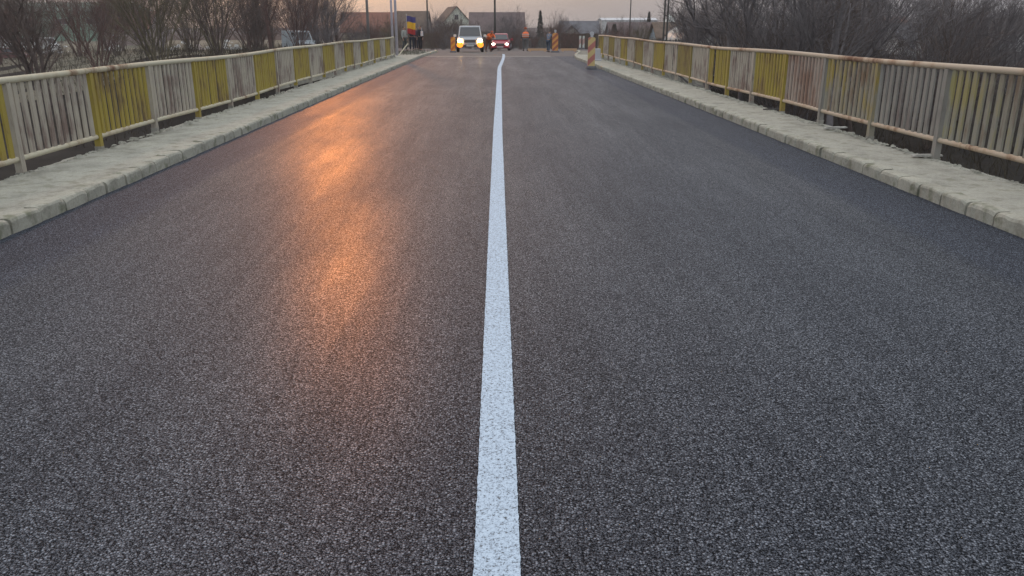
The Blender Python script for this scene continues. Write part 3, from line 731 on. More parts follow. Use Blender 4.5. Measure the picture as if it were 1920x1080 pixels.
# ---------------------------------------------------------------- fences by the junction
def fence(p0, p1, h, m, label, gap=.02, bw=.14, name='board_fence', sp=2.4):
    p0, p1 = Vector(p0), Vector(p1); L = (p1-p0).length; ang = math.atan2(p1.y-p0.y, p1.x-p0.x)
    root = empty(name, p0, ang); tag(root, label, 'fence'); r = random.Random(int(L*10))
    dz = (p1.z-p0.z)/L
    b = MB(); x = 0
    while x < L: z = dz*x; b.box(x, x+bw, -.012, .012, z+.06, z+h+r.uniform(-.03,.03)); x += bw+gap
    b.build('boards', m, root)
    b = MB()
    for zz in (.35, h-.3): b.v += [(0,.013,zz),(L,.013,zz+dz*L),(L,.05,zz+dz*L),(0,.05,zz),(0,.013,zz+.07),(L,.013,zz+dz*L+.07),(L,.05,zz+dz*L+.07),(0,.05,zz+.07)]
    for q in (0, 8): b.f += [tuple(q+i for i in f) for f in ((0,3,2,1),(4,5,6,7),(0,1,5,4),(1,2,6,5),(2,3,7,6),(3,0,4,7))]
    b.mi = [0]*12; b.build('rails', m, root)
    x = 0
    while x <= L: z = dz*x; b = MB(); b.box(x-.05, x+.05, .051, .15, z-.3, z+h+.05); b.build('post', m, root); x += sp
    return root
def gp(px, d): p = at(px, d); p.z = zt(p.x, d); return p
fence(gp(1052, 90), gp(1122, 84), 1.75, mat('fence_brown', (.085,.065,.05), .9, var=.3, vs=3), 'dark brown board fence right of the traffic beacons')
fence(gp(950, 104), gp(1050, 96), 1.5, mat('fence_greygreen', (.10,.105,.095), .9, var=.3, vs=3), 'grey green board fence behind the worker with the hi-vis vest', gap=.08)
fence(gp(792, 100), gp(862, 104), 1.9, mat('fence_olive', (.12,.10,.07), .9, var=.3, vs=3), 'olive brown fence behind the headlit white vehicle', gap=.04)
fence(gp(640, 108), gp(728, 104), 1.7, mat('fence_tan', (.26,.22,.17), .9, var=.2, vs=3), 'tan board fence in front of the red roofed house')
fence(gp(1180, 82), gp(1290, 74), 1.3, mat('fence_dark', (.07,.07,.065), .9, var=.3, vs=3), 'dark low fence behind the far part of the right railing', gap=.07)
fence(gp(-20, 148), gp(66, 152), 1.9, mat('fence_white', (.45,.46,.42), .8, var=.2, vs=2), 'whitish panel fence behind the far left trees', gap=.10, bw=.22)

# ---------------------------------------------------------------- poles
def pole(px, d, H, r0, m, label, head=None, zb=None, name='utility_pole', lean=0):
    p = at(px, d); p.z = (zt(p.x, d) if zb is None else zb)-.05
    root = empty(name, p); root.rotation_euler = (0, lean, 0); tag(root, label, 'pole')
    b = MB(); b.cyl(0, 0, 0, H, r0, r0*.65, 10); b.build('shaft', m, root, smooth=True)
    if head == 'lamp':
        b = MB(); b.tube([(0,0,H-.1),(.3,0,H+.3),(1.2,0,H+.45)], .035, 6); a_ = b.build('arm', m, root)
        b = MB(); b.box(1.1,1.7,-.13,.13,H+.38,H+.5,taper=.7); b.build('lamp_head', M['galv'], root, bevel=.02)
    elif head == 'cross':
        b = MB(); b.box(-.9,.9,-.05,.05,H-.7,H-.6); b.build('crossarm', M['darkpole'], root)
        for x in (-.8,-.3,.3,.8): b = MB(); b.cyl(x,0,H-.6,H-.42,.04,.03,8); b.build('insulator', wmat('insulator', (.4,.4,.38)), root)
    elif head == 'base':
        b = MB(); b.box(-.13,.13,-.13,.13,0,.03); b.build('base_plate', M['galv'], root)
    return root
pole(742.5, 44.3, 7.5, .075, M['lilac'], 'pale lilac steel post at the end of the left railing, right one of the pair', 'lamp', zb=.1, name='lamp_post')
pole(735, 45.0, 6.0, .068, M['lilac'], 'pale lilac steel post at the end of the left railing, left one of the pair', 'base', zb=.1, name='steel_post')
pole(690, 76, 8.5, .14, wmat('pole_grey', (.20,.19,.18)), 'grey concrete pole in front of the cream house', 'cross')
pole(802, 118, 8.5, .15, M['darkpole'], 'dark thin pole left of the tall gabled house', 'cross')
pole(928, 90, 8.5, .13, M['darkpole'], 'dark thin pole in the middle behind the red car', 'cross')
pole(1181, 110, 9, .10, M['darkpole'], 'very thin pole against the sky left of the twin pole', 'cross')
# twin-leg pole
p = at(1248, 66); p.z = zt(p.x, 66); root = empty('twin_pole', p); tag(root, 'dark twin legged pole rising behind the right railing', 'pole')
for s in (-1, 1): b = MB(); b.cyl(s*.13, 0, -.2, 9.5, .075, .06, 8); b.build('leg', M['darkpole'], root)
b = MB()
for z in (1.5,3.0,4.2,5.6,7): b.box(-.10,.10,-.03,.03,z,z+.09)
b.build('spacer', M['darkpole'], root); b = MB(); b.box(-1,1,-.06,.06,9.0,9.12); b.build('crossarm', M['darkpole'], root)
# slanted strut at the railing end
b = MB(); b.tube([(-4.95,43.3,.12),(-4.55,44.6,.72)], .03, 8); b.tube([(-4.95,43.3,.12),(-4.95,43.3,.06)], .06, 8)
tag(b.build('slanted_strut', M['rail_l']), 'slanted cream strut leaning at the end of the left railing', 'strut')

# ---------------------------------------------------------------- vehicles
def sect(y, zb, zt_, wb, wt, rb=.06, rt=.1):
    """rounded cross-section at y"""
    p = []
    for sx, w, z, rr_, a0 in ((1,wb,zb,rb,-90),(1,wt,zt_,rt,0),(-1,wt,zt_,rt,90),(-1,wb,zb,rb,180)):
        cxx = sx*(w-rr_); cz = z+rr_ if z == zb else z-rr_
        for k in range(4):
            a = R(a0+30*k); p.append((cxx+rr_*math.cos(a), y, cz+rr_*math.sin(a)))
    return p
def lamp_disc(x, y, z, rx, rz_, m, parent, name='headlight', th=.04):
    b = MB(); rg = lambda yy, k: [(x+rx*k*math.cos(2*math.pi*i/16), yy, z+rz_*k*math.sin(2*math.pi*i/16)) for i in range(16)]
    b.loft([rg(y+th, 1), rg(y, 1), rg(y-th*.4, .75)]); return b.build(name, m, parent)
def wheel(x, y, rad, parent, w=.2):
    b = MB(); o_ = 1 if x > 0 else -1
    b.tube([(x-w/2,y,rad),(x-w/2+.02,y,rad),(x+w/2-.02,y,rad),(x+w/2,y,rad)], [rad*.92,rad,rad,rad*.92], 20); wh = b.build('wheel', M['black'], parent, smooth=False)
    b = MB(); b.tube([(x+o_*w/2,y,rad),(x+o_*(w/2+.012),y,rad)], rad*.62, 14); b.build('rim', M['galv'], wh)
def vehicle(name, loc, rz, paint, dims, label, cat, lights=None, kind='suv', group=None):
    Lg, Wd, Ht = dims; hw = Wd/2; root = empty(name, loc, rz); tag(root, label, cat, group)
    b = MB()
    if kind == 'suv':
        belt, hood = Ht*.58, Ht*.56; f0 = .22*Lg
        b.loft([sect(0,.42,hood-.14,hw*.86,hw*.82), sect(.10,.36,hood-.05,hw*.98,hw*.93), sect(f0,.32,hood+.03,hw,hw*.95), sect(Lg*.5,.32,belt,hw,hw*.96), sect(Lg-.15,.32,belt,hw,hw*.95), sect(Lg,.42,belt-.1,hw*.95,hw*.9)])
        st = [(f0-.02, belt-.02, belt+.02, hw*.88, hw*.86), (f0+.42, belt-.02, Ht-.03, hw*.90, hw*.78), (f0+.7, belt-.02, Ht, hw*.90, hw*.79), (Lg-.35, belt-.02, Ht-.02, hw*.90, hw*.79), (Lg-.08, belt-.02, Ht-.2, hw*.88, hw*.76)]
        ws = (f0+.02, belt+.05, f0+.40, Ht-.10)
    elif kind == 'van':
        belt, hood = Ht*.5, Ht*.5; f0 = .14*Lg
        b.loft([sect(0,.42,hood-.18,hw*.88,hw*.84), sect(.12,.32,hood-.08,hw*.98,hw*.94), sect(f0,.3,hood+.04,hw,hw*.97), sect(Lg*.5,.3,belt,hw,hw*.97), sect(Lg,.34,belt,hw*.98,hw*.96)])
        st = [(f0-.04, belt-.02, belt+.06, hw*.92, hw*.9), (f0+.6, belt-.02, Ht-.06, hw*.95, hw*.86), (f0+1.0, belt-.02, Ht, hw*.95, hw*.88), (Lg-.02, belt-.02, Ht, hw*.95, hw*.88)]
        ws = (f0+.05, belt+.12, f0+.55, Ht-.16)
    else:
        belt, hood = Ht*.60, Ht*.55; f0 = .27*Lg
        b.loft([sect(0,.30,hood-.26,hw*.72,hw*.66), sect(.12,.20,hood-.16,hw*.93,hw*.84), sect(.5,.18,hood-.04,hw*.99,hw*.88), sect(f0,.18,hood+.06,hw,hw*.92), sect(Lg*.55,.18,belt+.02,hw,hw*.92), sect(Lg-.3,.2,belt+.02,hw*.98,hw*.88), sect(Lg,.35,belt-.1,hw*.85,hw*.78)])
        st = [(f0-.06, belt-.08, belt-.01, hw*.84, hw*.80), (f0+.62, belt-.08, Ht-.05, hw*.86, hw*.66), (f0+1.0, belt-.08, Ht, hw*.86, hw*.66), (Lg-1.1, belt-.08, Ht-.04, hw*.86, hw*.66), (Lg-.35, belt-.08, belt+.1, hw*.8, hw*.68)]
        ws = (f0-.01, belt+.05, f0+.58, Ht-.09)
    b.build('body', paint, root, smooth=False, bevel=.02)
    b = MB(); b.loft([sect(y, z0, z1, a, c, .01, min(.06, (z1-z0)*.4)) for (y, z0, z1, a, c) in st]); b.build('cabin', paint, root, smooth=False)
    # windscreen set proud of the sloping front
    y0, z0, y1, z1 = ws; wb_, wt_ = hw*.80, hw*.70 if kind != 'car' else hw*.58; o_ = .03
    def slab(m, pts, nm):
        q = MB(); a, bb, c, dd_ = [Vector(p) for p in pts]; nn = (bb-a).cross(c-a).normalized()*.012
        q.loft([[a-nn,bb-nn,c-nn,dd_-nn],[a+nn,bb+nn,c+nn,dd_+nn]]); return q.build(nm, m, root)
    sh = .035
    slab(M['glass'], [(-wb_,y0-sh,z0),(wb_,y0-sh,z0),(wt_,y1-sh,z1),(-wt_,y1-sh,z1)], 'windscreen')
    for s in (-1, 1):
        xa = s*(hw*(.885 if kind != 'car' else .85)+.0); xb = s*hw*(.81 if kind == 'suv' else (.89 if kind == 'van' else .70))
        slab(M['glass'], [(xa,st[1][0]-.1,z0+.02),(xa,st[-2][0] if kind != 'van' else st[1][0]+.8,z0+.02),(xb,st[-2][0]-.05 if kind != 'van' else st[1][0]+.8,z1-.02),(xb,st[1][0]+.12,z1-.02)], 'side_window')
        wr = .36 if kind != 'car' else .30
        for y in (.2*Lg, .80*Lg): wheel(s*(hw-.08), y, wr, root)
        b = MB(); b.box(s*(hw+.02), s*(hw+.22), f0+.12, f0+.20, belt-.02, belt+.15); b.build('wing_mirror', paint, root, bevel=.02)
    zl = hood-.20 if kind != 'car' else hood-.22
    b = MB(); b.box(-hw*.45, hw*.45, -.035, .03, zl-.12, zl+.06); b.build('grille', M['steel_dark'], root, bevel=.01)
    b = MB(); b.box(-hw*.9, hw*.9, -.07, .05, .36 if kind != 'car' else .24, .52 if kind != 'car' else .36); b.build('bumper', M['steel_dark'] if kind != 'car' else paint, root, bevel=.03)
    b = MB(); b.box(-.26, .26, -.095, -.075, .39 if kind != 'car' else .26, .49 if kind != 'car' else .35); b.build('number_plate', wmat('plate_white', (.6,.6,.58)), root)
    for s in (-1, 1):
        lamp_disc(s*hw*(.76 if kind != 'car' else .68), -.02 if kind != 'car' else .015, zl, .115 if kind != 'car' else .13, .10 if kind != 'car' else .08, lights or M['galv'], root)
    return root
whitep = mat('white_car_paint', (.62,.64,.66), .35, var=.06); redp = mat('red_car_paint', (.36,.03,.05), .3)
head = mat('headlight_lit', (1,.9,.7), .3, emit=(1,.78,.40), es=45); head2 = mat('red_car_headlight_lit', (1,.9,.8), .3, emit=(1,.84,.66), es=14)
amber = mat('amber_glow', (1,.4,.05), .4, emit=(1,.27,.02), es=1.35)
p = at(881, 57.5); p.z = zr(57.5)
suv = vehicle('off_road_car', p, R(2), mat('dull_white_paint', (.44,.46,.49), .4, var=.1), (4.4, 1.85, 1.74), 'boxy white off road car with both headlights glowing', 'car', head)
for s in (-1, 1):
    lamp_disc(s*.70, -.11, .50, .22, .19, amber, suv, 'amber_glow_disc')  # added self-lit discs standing in for the amber glow round the headlights
    lt = bpy.data.lights.new('headlight_glow', 'SPOT'); lo = bpy.data.objects.new('headlight_glow', lt); C.objects.link(lo); lo.parent = suv
    lt.energy = 260; lt.color = (1,.55,.2); lt.spot_size = R(100); lt.spot_blend = 1; lt.shadow_soft_size = .1
    lo.location = (s*.70, -.16, .80); lo.rotation_euler = (R(70), 0, 0)
p = at(937.5, 69); p.z = zr(69)
vehicle('small_car', p, R(-3), redp, (3.9, 1.62, 1.36), 'small red car with headlights on behind the centre line', 'car', head2, kind='car')
p = at(574, 86); p.z = zt(p.x, 86)-.0
van = vehicle('parked_van', (p.x, p.y, 0), R(34), mat('pale_van_paint', (.42,.47,.50), .5, var=.08), (4.9, 1.95, 2.25), 'pale blue grey van parked among bare trees behind the left railing', 'van', kind='van')
van.location.z = zt(p.x, 86); 
# parked vehicles in the yard far left
yc = [('white',(.60,.62,.64),'van',24,158,84,'white van with dark windscreen parked highest in the far left yard'),
      ('silver',(.40,.42,.44),'car',-8,140,70,'silver car parked at the very left edge of the yard'),
      ('pale',(.52,.52,.48),'car',52,137,75,'cream car parked low in the far left yard'),
      ('pale2',(.56,.57,.55),'van',98,142,62,'pale grey van parked behind the forked bare tree'),
      ('maroon',(.14,.05,.045),'car',44,112,95,'dark red car parked nearest the left railing in the yard')]
for nm, c, kd, px, d, rz, lb in yc:
    p = at(px, d); p.z = zt(p.x, d)
    vehicle('parked_'+('van' if kd == 'van' else 'car'), p, R(rz), mat('paint_'+nm, c, .4), (4.8,1.9,2.1) if kd == 'van' else (4.1,1.7,1.45), lb, kd, kind=kd, group='vehicles parked in the far left yard')
# white rubbish heaps and sacks in the yard
r = random.Random(12)
for i, (px, d, n, sz) in enumerate(((110,130,26,2.3),(205,126,12,1.6),(376,134,22,2.2),(422,138,20,2.1),(462,136,18,2.1),(10,122,24,2.4),(340,132,18,2.0))):
    p = at(px, d); p.z = zt(p.x, d); b = MB()
    for k in range(n):
        a = r.uniform(0,6.28); q = sz*r.random()**.6*1.4; s = r.uniform(.15,.42); x, y = math.cos(a)*q, math.sin(a)*q; z = max(0, (sz-q)*.85*r.random())
        b.box(x-s, x+s, y-s*.7, y+s*.7, z-.05, z+s*r.uniform(.5,1.2), rot=r.random()*3, taper=r.uniform(.5,.95))
    o = b.build('debris_pile', mat('debris_%d' % i, (.66,.66,.64) if i != 2 else (.6,.52,.5), .9, var=.35, vs=1.5)); o.location = p; o['kind'] = 'stuff'
    tag(o, ['pile of pale debris below the forked bare tree','small pale debris pile left of the olive shrub','pale debris pile just right of the olive shrub','pale debris pile midway between olive shrub and van','pale debris pile nearest the parked van','pale debris pile at the left edge of the yard','pale debris pile close behind the olive shrub'][i], 'debris pile', 'debris piles beyond the left railing')

# ---------------------------------------------------------------- traffic beacons
def stripe_mat(name, c1, c2, sc):
    m = bpy.data.materials.new(name); m.use_nodes = True; t = m.node_tree; b = t.nodes['Principled BSDF']; L = t.links.new
    co = N(t, 'ShaderNodeTexCoord'); sp = N(t, 'ShaderNodeSeparateXYZ'); L(co.outputs['Object'], sp.inputs[0])
    a = N(t, 'ShaderNodeMath', operation='ADD'); s_ = N(t, 'ShaderNodeMath', operation='MULTIPLY'); s_.inputs[1].default_value = -.9; L(sp.outputs[0], s_.inputs[0]); L(s_.outputs[0], a.inputs[0]); L(sp.outputs[2], a.inputs[1])
    k = N(t, 'ShaderNodeMath', operation='MULTIPLY'); k.inputs[1].default_value = sc; L(a.outputs[0], k.inputs[0])
    fr = N(t, 'ShaderNodeMath', operation='FRACT'); L(k.outputs[0], fr.inputs[0]); gt = N(t, 'ShaderNodeMath', operation='GREATER_THAN'); gt.inputs[1].default_value = .5; L(fr.outputs[0], gt.inputs[0])
    mx = N(t, 'ShaderNodeMix', data_type='RGBA'); mx.inputs[6].default_value = (*c1,1); mx.inputs[7].default_value = (*c2,1); L(gt.outputs[0], mx.inputs[0]); L(mx.outputs[2], b.inputs['Base Color']); b.inputs['Roughness'].default_value = .45
    return m
def beacon(px, d, H, w, m, label, zb=None, rz=0, lamp=True):
    p = at(px, d); p.z = zr(d)+.002 if zb is None else zb
    root = empty('traffic_beacon', p, rz); tag(root, label, 'traffic beacon', 'traffic beacons')
    b = MB(); b.box(-w*.75, w*.75, -.22, .22, 0, .11, taper=.85); b.build('base', mat('beacon_base_'+str(px), (.50,.50,.50) if px == 1110 else (.12,.12,.13), .8, var=.15), root, bevel=.015)
    b = MB(); rad = w/2; hh = H-.11
    n = 8; pf = [(-w/2, .11), (w/2, .11)]+[(w/2*math.cos(math.pi*k/n), H-rad*.5+rad*.5*math.sin(math.pi*k/n)) for k in range(n+1)]
    b.loft([[(x, -.03, z) for x, z in pf], [(x, .03, z) for x, z in pf]]); b.build('panel', m, root)
    if lamp:
        b = MB(); b.box(-.05,.05,-.04,.04,H-.01,H+.05); b.tube([(0,-.045,H+.12),(0,.045,H+.12)], [.08,.08], 14); b.build('lamp', wmat('beacon_lamp', (.48,.48,.50)), root)
    return root
beacon(1110.5, 32.5, 1.20, .28, stripe_mat('beacon_red_yellow', (.60,.45,.20), (.46,.17,.14), 2.1), 'big red and yellow striped beacon with grey base at the right kerb', lamp=True)
beacon(1041.5, 57, 1.28, .40, stripe_mat('beacon_orange', (.68,.32,.08), (.40,.12,.07), 2.6), 'orange striped beacon beside the blue clothed figure', lamp=True)
beacon(848.5, 57, 1.02, .30, stripe_mat('beacon_amber', (.80,.33,.03), (.62,.15,.03), 2.6), 'amber striped beacon left of the white off road car', lamp=False)
wst = stripe_mat('beacon_white_red', (.55,.57,.53), (.46,.30,.27), 1.4)
beacon(1088.5, 60, .92, .14, wst, 'thin whitish marker leaning behind the right kerb, left of its pair', zb=.02, lamp=False)
beacon(1095, 60, .92, .14, wst, 'thin whitish marker behind the right kerb, right of its pair', zb=.02, lamp=False)
# white block by the start of the right railing
b = MB(); b.box(-.14,.14,-.12,.12,0,.52,taper=.85); b.box(-.18,.18,-.16,.16,-.0,.06); p = at(1122, 37.5); p.z = .12
o = b.build('marker_block', wmat('block_white', (.52,.52,.56)), bevel=.02); o.location = p; tag(o, 'small whitish block standing by the far start of the right railing', 'block')
# pale planks across the far side of the junction
for a_, c_, d_, lb in ((990, 1024, 62, 'long pale orange plank lying across the road left of the orange beacon'), (1052, 1080, 62, 'pale orange plank lying right of the orange beacon')):
    p, q = at(a_, d_), at(c_, d_+.4); b = MB(); L_ = (q-p).length; b.box(0, L_, -.06, .06, 0, .16); b.box(.1, .22, -.12, .12, -.06, 0); b.box(L_-.22, L_-.1, -.12, .12, -.06, 0)
    o = b.build('low_barrier', wmat('plank_orange', (.55,.36,.22)), bevel=.01); o.location = (p.x, p.y, zr(d_)+.06); tag(o, lb, 'barrier', 'low pale barriers across the junction')

# ---------------------------------------------------------------- people
def skin(name, verts, edges, radii, m, parent, root_i=0, sub=1):
    me = bpy.data.meshes.new(name); me.from_pydata([tuple(v) for v in verts], edges, []); me.materials.append(m)
    o = bpy.data.objects.new(name, me); C.objects.link(o)
    if parent: o.parent = parent
    md = o.modifiers.new('skin', 'SKIN'); md.use_smooth_shade = True
    for i, sv in enumerate(me.skin_vertices[0].data):
        rr_ = radii[i]; sv.radius = rr_ if isinstance(rr_, tuple) else (rr_, rr_); sv.use_root = (i == root_i)
    s = o.modifiers.new('sub', 'SUBSURF'); s.levels = sub; s.render_levels = sub
    return o
def person(loc, rz, label, H=1.75, top=(.1,.1,.1), legs=(.05,.05,.06), vest=None, cap=None, hairc=(.03,.02,.015), bend=0., arms='down', stride=.1, hood=False, group=None, band=True):
    root = empty('person', loc, rz); tag(root, label, 'person', group); k = H/1.75
    sb = math.sin(bend); cb = math.cos(bend); hipz = .93
    def T(x, y, z):                                    # torso frame bent forward about the hips; figure faces -y
        dz = z-hipz; return Vector((x*k, (y*cb-dz*sb)*k, (hipz+dz*cb+y*sb*.3)*k))
    P = {'pel': T(0,0,.95), 'wa': T(0,0,1.10), 'ch': T(0,0,1.30), 'nk': T(0,.0,1.47), 'nk2': T(0,-.01,1.54), 'hd': T(0,-.02,1.64), 'ht': T(0,-.01,1.71)}
    for s, n in ((-1,'l'), (1,'r')):
        P['sh'+n] = T(s*.18,0,1.42)
        if arms == 'hold' : P['el'+n] = T(s*.24,-.10,1.20); P['ha'+n] = T(s*.10,-.32,1.28)
        elif arms == 'reach': P['el'+n] = T(s*.22,-.25,1.30); P['ha'+n] = T(s*.14,-.50,1.22)
        else: P['el'+n] = T(s*.24,.03,1.15); P['ha'+n] = T(s*.25,-.05,.90)
        P['hp'+n] = Vector((s*.095,0,.90))*k; P['kn'+n] = Vector((s*.11,-.04-s*stride*.3,.49))*k; P['an'+n] = Vector((s*.11,.02-s*stride,.08))*k; P['to'+n] = Vector((s*.13,-.16-s*stride,.035))*k
    names = ['pel','wa','ch','nk','nk2','hd','ht','shl','ell','hal','shr','elr','har','hpl','knl','anl','tol','hpr','knr','anr','tor']
    idx = {n: i for i, n in enumerate(names)}
    V = [P[n] for n in names]
    E = [(idx[a], idx[b_]) for a, b_ in (('pel','wa'),('wa','ch'),('ch','nk'),('nk','nk2'),('nk2','hd'),('hd','ht'),('ch','shl'),('shl','ell'),('ell','hal'),('ch','shr'),('shr','elr'),('elr','har'),('pel','hpl'),('hpl','knl'),('knl','anl'),('anl','tol'),('pel','hpr'),('hpr','knr'),('knr','anr'),('anr','tor'))]
    rad = dict(pel=(.13,.10), wa=(.12,.09), ch=(.14,.10), nk=.06, nk2=.055, hd=.095, ht=.075, sh=.06, el=.042, ha=.028, hp=.085, kn=.056, an=.04, to=.032)
    RR = []
    for n in names:
        q = rad[n] if n in rad else rad[n[:-1]]; RR.append(tuple(x_*k for x_ in q) if isinstance(q, tuple) else q*k)
    # palms and fingers
    for n in ('l', 'r'):
        h = idx['ha'+n]; dr = (P['ha'+n]-P['el'+n]).normalized(); s = -1 if n == 'l' else 1; sd = Vector((0,1,0)) if arms == 'down' else Vector((1,0,0))
        pm = V[h]+dr*.07*k; V.append(pm); RR.append(.03*k); pi_ = len(V)-1; E.append((h, pi_))
        for q, ln in enumerate((.07,.08,.075,.06)):
            o_ = sd*(q-1.5)*.022*k; curl = Vector((-s*.018,0,-.006))
            V.append(pm+o_+dr*.045*k); RR.append(.009*k); E.append((pi_, len(V)-1)); V.append(pm+o_*1.1+dr*(.045+ln*.6)*k+curl); RR.append(.007*k); E.append((len(V)-2, len(V)-1))
        V.append(V[h]+dr*.03*k-sd*.045*k); RR.append(.011*k); E.append((h, len(V)-1)); V.append(V[h]+dr*.075*k-sd*.06*k); RR.append(.009*k); E.append((len(V)-2, len(V)-1))
    skinm = mat('skin', (.38,.22,.16), .6) if 'skin' not in bpy.data.materials else bpy.data.materials['skin']
    skin('body', V, E, RR, skinm, root)
    g = 1.22
    def sub(name, ns, es, m, ex={}, grow=g):
        ii = {n: i for i, n in enumerate(ns)}; rr_ = []
        for n in ns:
            q = ex[n] if n in ex else (rad[n] if n in rad else rad[n[:-1]]); rr_.append(tuple(x_*k*grow for x_ in q) if isinstance(q, tuple) else q*k*grow)
        return skin(name, [P[n] for n in ns], [(ii[a], ii[b_]) for a, b_ in es], rr_, m, root)
    P['wrl'] = P['ell'].lerp(P['hal'], .93); P['wrr'] = P['elr'].lerp(P['har'], .93)
    jm_ = mat('jacket', top, .85, var=.15, vs=9); lm = mat('trousers', legs, .9, var=.15, vs=9)
    sub('jacket', ['pel','wa','ch','nk','shl','ell','wrl','shr','elr','wrr'], [('pel','wa'),('wa','ch'),('ch','nk'),('ch','shl'),('shl','ell'),('ell','wrl'),('ch','shr'),('shr','elr'),('elr','wrr')], jm_, ex={'wrl':.036,'wrr':.036,'nk':.068,'shl':.068,'shr':.068}, grow=1.28)
    P['cul'] = P['knl'].lerp(P['anl'], .95); P['cur'] = P['knr'].lerp(P['anr'], .95)
    sub('trousers', ['pel','hpl','knl','cul','hpr','knr','cur'], [('pel','hpl'),('hpl','knl'),('knl','cul'),('pel','hpr'),('hpr','knr'),('knr','cur')], lm, ex={'cul':.05,'cur':.05,'pel':(.125,.095)}, grow=1.25)
    for n in ('l','r'):
        skin('shoe', [P['an'+n]+Vector((0,.04*k,-.03*k)), P['an'+n]+Vector((0,-.02*k,-.03*k)), P['to'+n]+Vector((0,-.02*k,0))], [(0,1),(1,2)], [.052*k,.05*k,.042*k], M['black'], root)
    if vest:
        vm = mat('hi_vis_orange', vest, .7, emit=None)
        sub('hi_vis_vest', ['pel','wa','ch','nk'], [('pel','wa'),('wa','ch'),('ch','nk')], vm, ex={'pel':(.165,.13),'wa':(.165,.13),'ch':(.21,.14),'nk':(.10,.09)}, grow=1.4)
        if band:
            rm = bpy.data.materials.get('reflective_band') or mat('reflective_band', (.55,.56,.52), .5)
            for z, hw_, dp_ in ((1.10,.235,.190),(1.24,.250,.192)):
                b = MB(); rg = lambda zz, gg: [tuple(T(hw_*gg*math.cos(2*math.pi*i/20), dp_*gg*math.sin(2*math.pi*i/20), zz)) for i in range(20)]
                b.loft([rg(z-.025,1),rg(z+.025,1)]); b.build('reflective_band', rm, root)
    # face: nose, eyes, mouth, ears; hair or cap
    b = MB(); q = T(0,-.125,1.635); b.loft([[tuple(q+Vector((x*k,y*k,z*k))) for x,y,z in ((-.018,.02,-.02),(.018,.02,-.02),(.006,.02,.03),(-.006,.02,.03))], [tuple(q+Vector((x*k,y*k,z*k))) for x,y,z in ((-.012,-.012,-.018),(.012,-.012,-.018),(.004,0,.02),(-.004,0,.02))]]); b.build('nose', skinm, root)
    for s in (-1,1):
        b = MB(); q = T(s*.035,-.112,1.665); b.tube([q, q+Vector((0,-.006,0))], .010*k, 8); b.build('eye', M['black'], root)
        b = MB(); q = T(s*.098,0,1.65); b.box(q.x-.008,q.x+.008,q.y-.018,q.y+.018,q.z-.03,q.z+.03,taper=.8); b.build('ear', skinm, root)
    b = MB(); q = T(0,-.108,1.595); b.box(q.x-.024,q.x+.024,q.y-.008,q.y+.004,q.z-.004,q.z+.004); b.build('mouth', wmat('lip', (.25,.08,.07)), root)
    hm = mat('hair_or_hat', cap or hairc, .8); nm = 'hat' if cap else 'hair'
    skin(nm, [T(0,.03,1.64), T(0,.015,1.70), T(0,0,1.735)], [(0,1),(1,2)], [.10*k,.108*k,.07*k], hm, root)
    return root
def pz(px, d, z=None): p = at(px, d); p.z = zr(d) if z is None else z; return p
GP = 'people at the junction'
person(pz(985.5, 66), R(180), 'person in orange hi-vis vest standing with back turned, right of the red car', 1.80, top=(.10,.09,.09), legs=(.13,.13,.13), vest=(.95,.20,.06), cap=(.50,.09,.02), group=GP).scale = (1.3, 1.3, 1)
person(pz(915, 63), R(35), 'person in orange hi-vis jacket stooping between white car and red car', 1.62, top=(.78,.15,.03), legs=(.16,.05,.03), vest=(.85,.17,.03), hairc=(.45,.1,.04), bend=R(38), arms='reach', group=GP).scale = (1.25, 1.25, 1)
person(pz(1028.5, 58), R(150), 'person in blue jacket stooping beside the orange beacon', 1.45, top=(.16,.19,.25), legs=(.05,.08,.12), cap=(.10,.11,.10), group=GP, bend=R(18), arms='reach')
zl_ = .05
person(pz(771, 60.5, zl_-.15), R(10), 'person in dark clothes holding up the blue yellow red flag', 1.72, top=(.045,.03,.05), legs=(.025,.03,.045), cap=(.05,.02,.03), arms='hold', group=GP)
person(pz(757, 59.5, zl_-.15), R(60), 'person in light grey jacket standing left of the flag', 1.68, top=(.33,.34,.32), legs=(.05,.06,.06), group=GP)
person(pz(787.5, 61, zl_-.15), R(-30), 'person in black with white shoulder bag right of the flag', 1.74, top=(.03,.028,.035), legs=(.02,.02,.025), group=GP)
person(pz(779.5, 62.5, zl_-.15), R(-10), 'person in deep purple coat half hidden behind the flag bearer', 1.66, top=(.06,.035,.06), legs=(.03,.03,.04), group=GP)
# the flag
p = pz(771, 60.0, 0); root = empty('flag', (p.x, p.y, zl_-.15)); root.scale = (.86, .86, .95); tag(root, 'blue yellow and red striped flag held up on a short pole', 'flag')
b = MB(); b.tube([(-.36,-.02,.95),(-.36,-.02,2.60)], .016, 8); b.cyl(-.36,-.02,2.60,2.66,.03,.01,8); b.build('flagpole', M['galv'], root)
for nm, z0, z1, c, lb in (('flag_band', 2.10, 2.50, (.06,.055,.19), 'blue band'), ('flag_band', 1.62, 2.098, (.72,.40,.02), 'yellow band'), ('flag_band', 1.25, 1.618, (.38,.03,.03), 'red band')):
    b = MB(); nx, nz = 16, 5
    for face in (0, 1):
        base = len(b.v)
        for j in range(nz+1):
            for i in range(nx+1):
                t = i/nx; z = z0+(z1-z0)*j/nz; b.v.append((-.34+.72*t-.05*(2.5-z)*t, .06*math.sin(t*9+z*2)*(.3+t)+.012*face, z-.10*t*t+.02*math.sin(t*7)))
        for j in range(nz):
            for i in range(nx):
                a = base+j*(nx+1)+i; b.f.append((a, a+1, a+nx+2, a+nx+1)); b.mi.append(0)
    fo = b.build(nm, mat('flag_cloth', c, .8), root, smooth=True, recalc=False); fo['label'] = lb
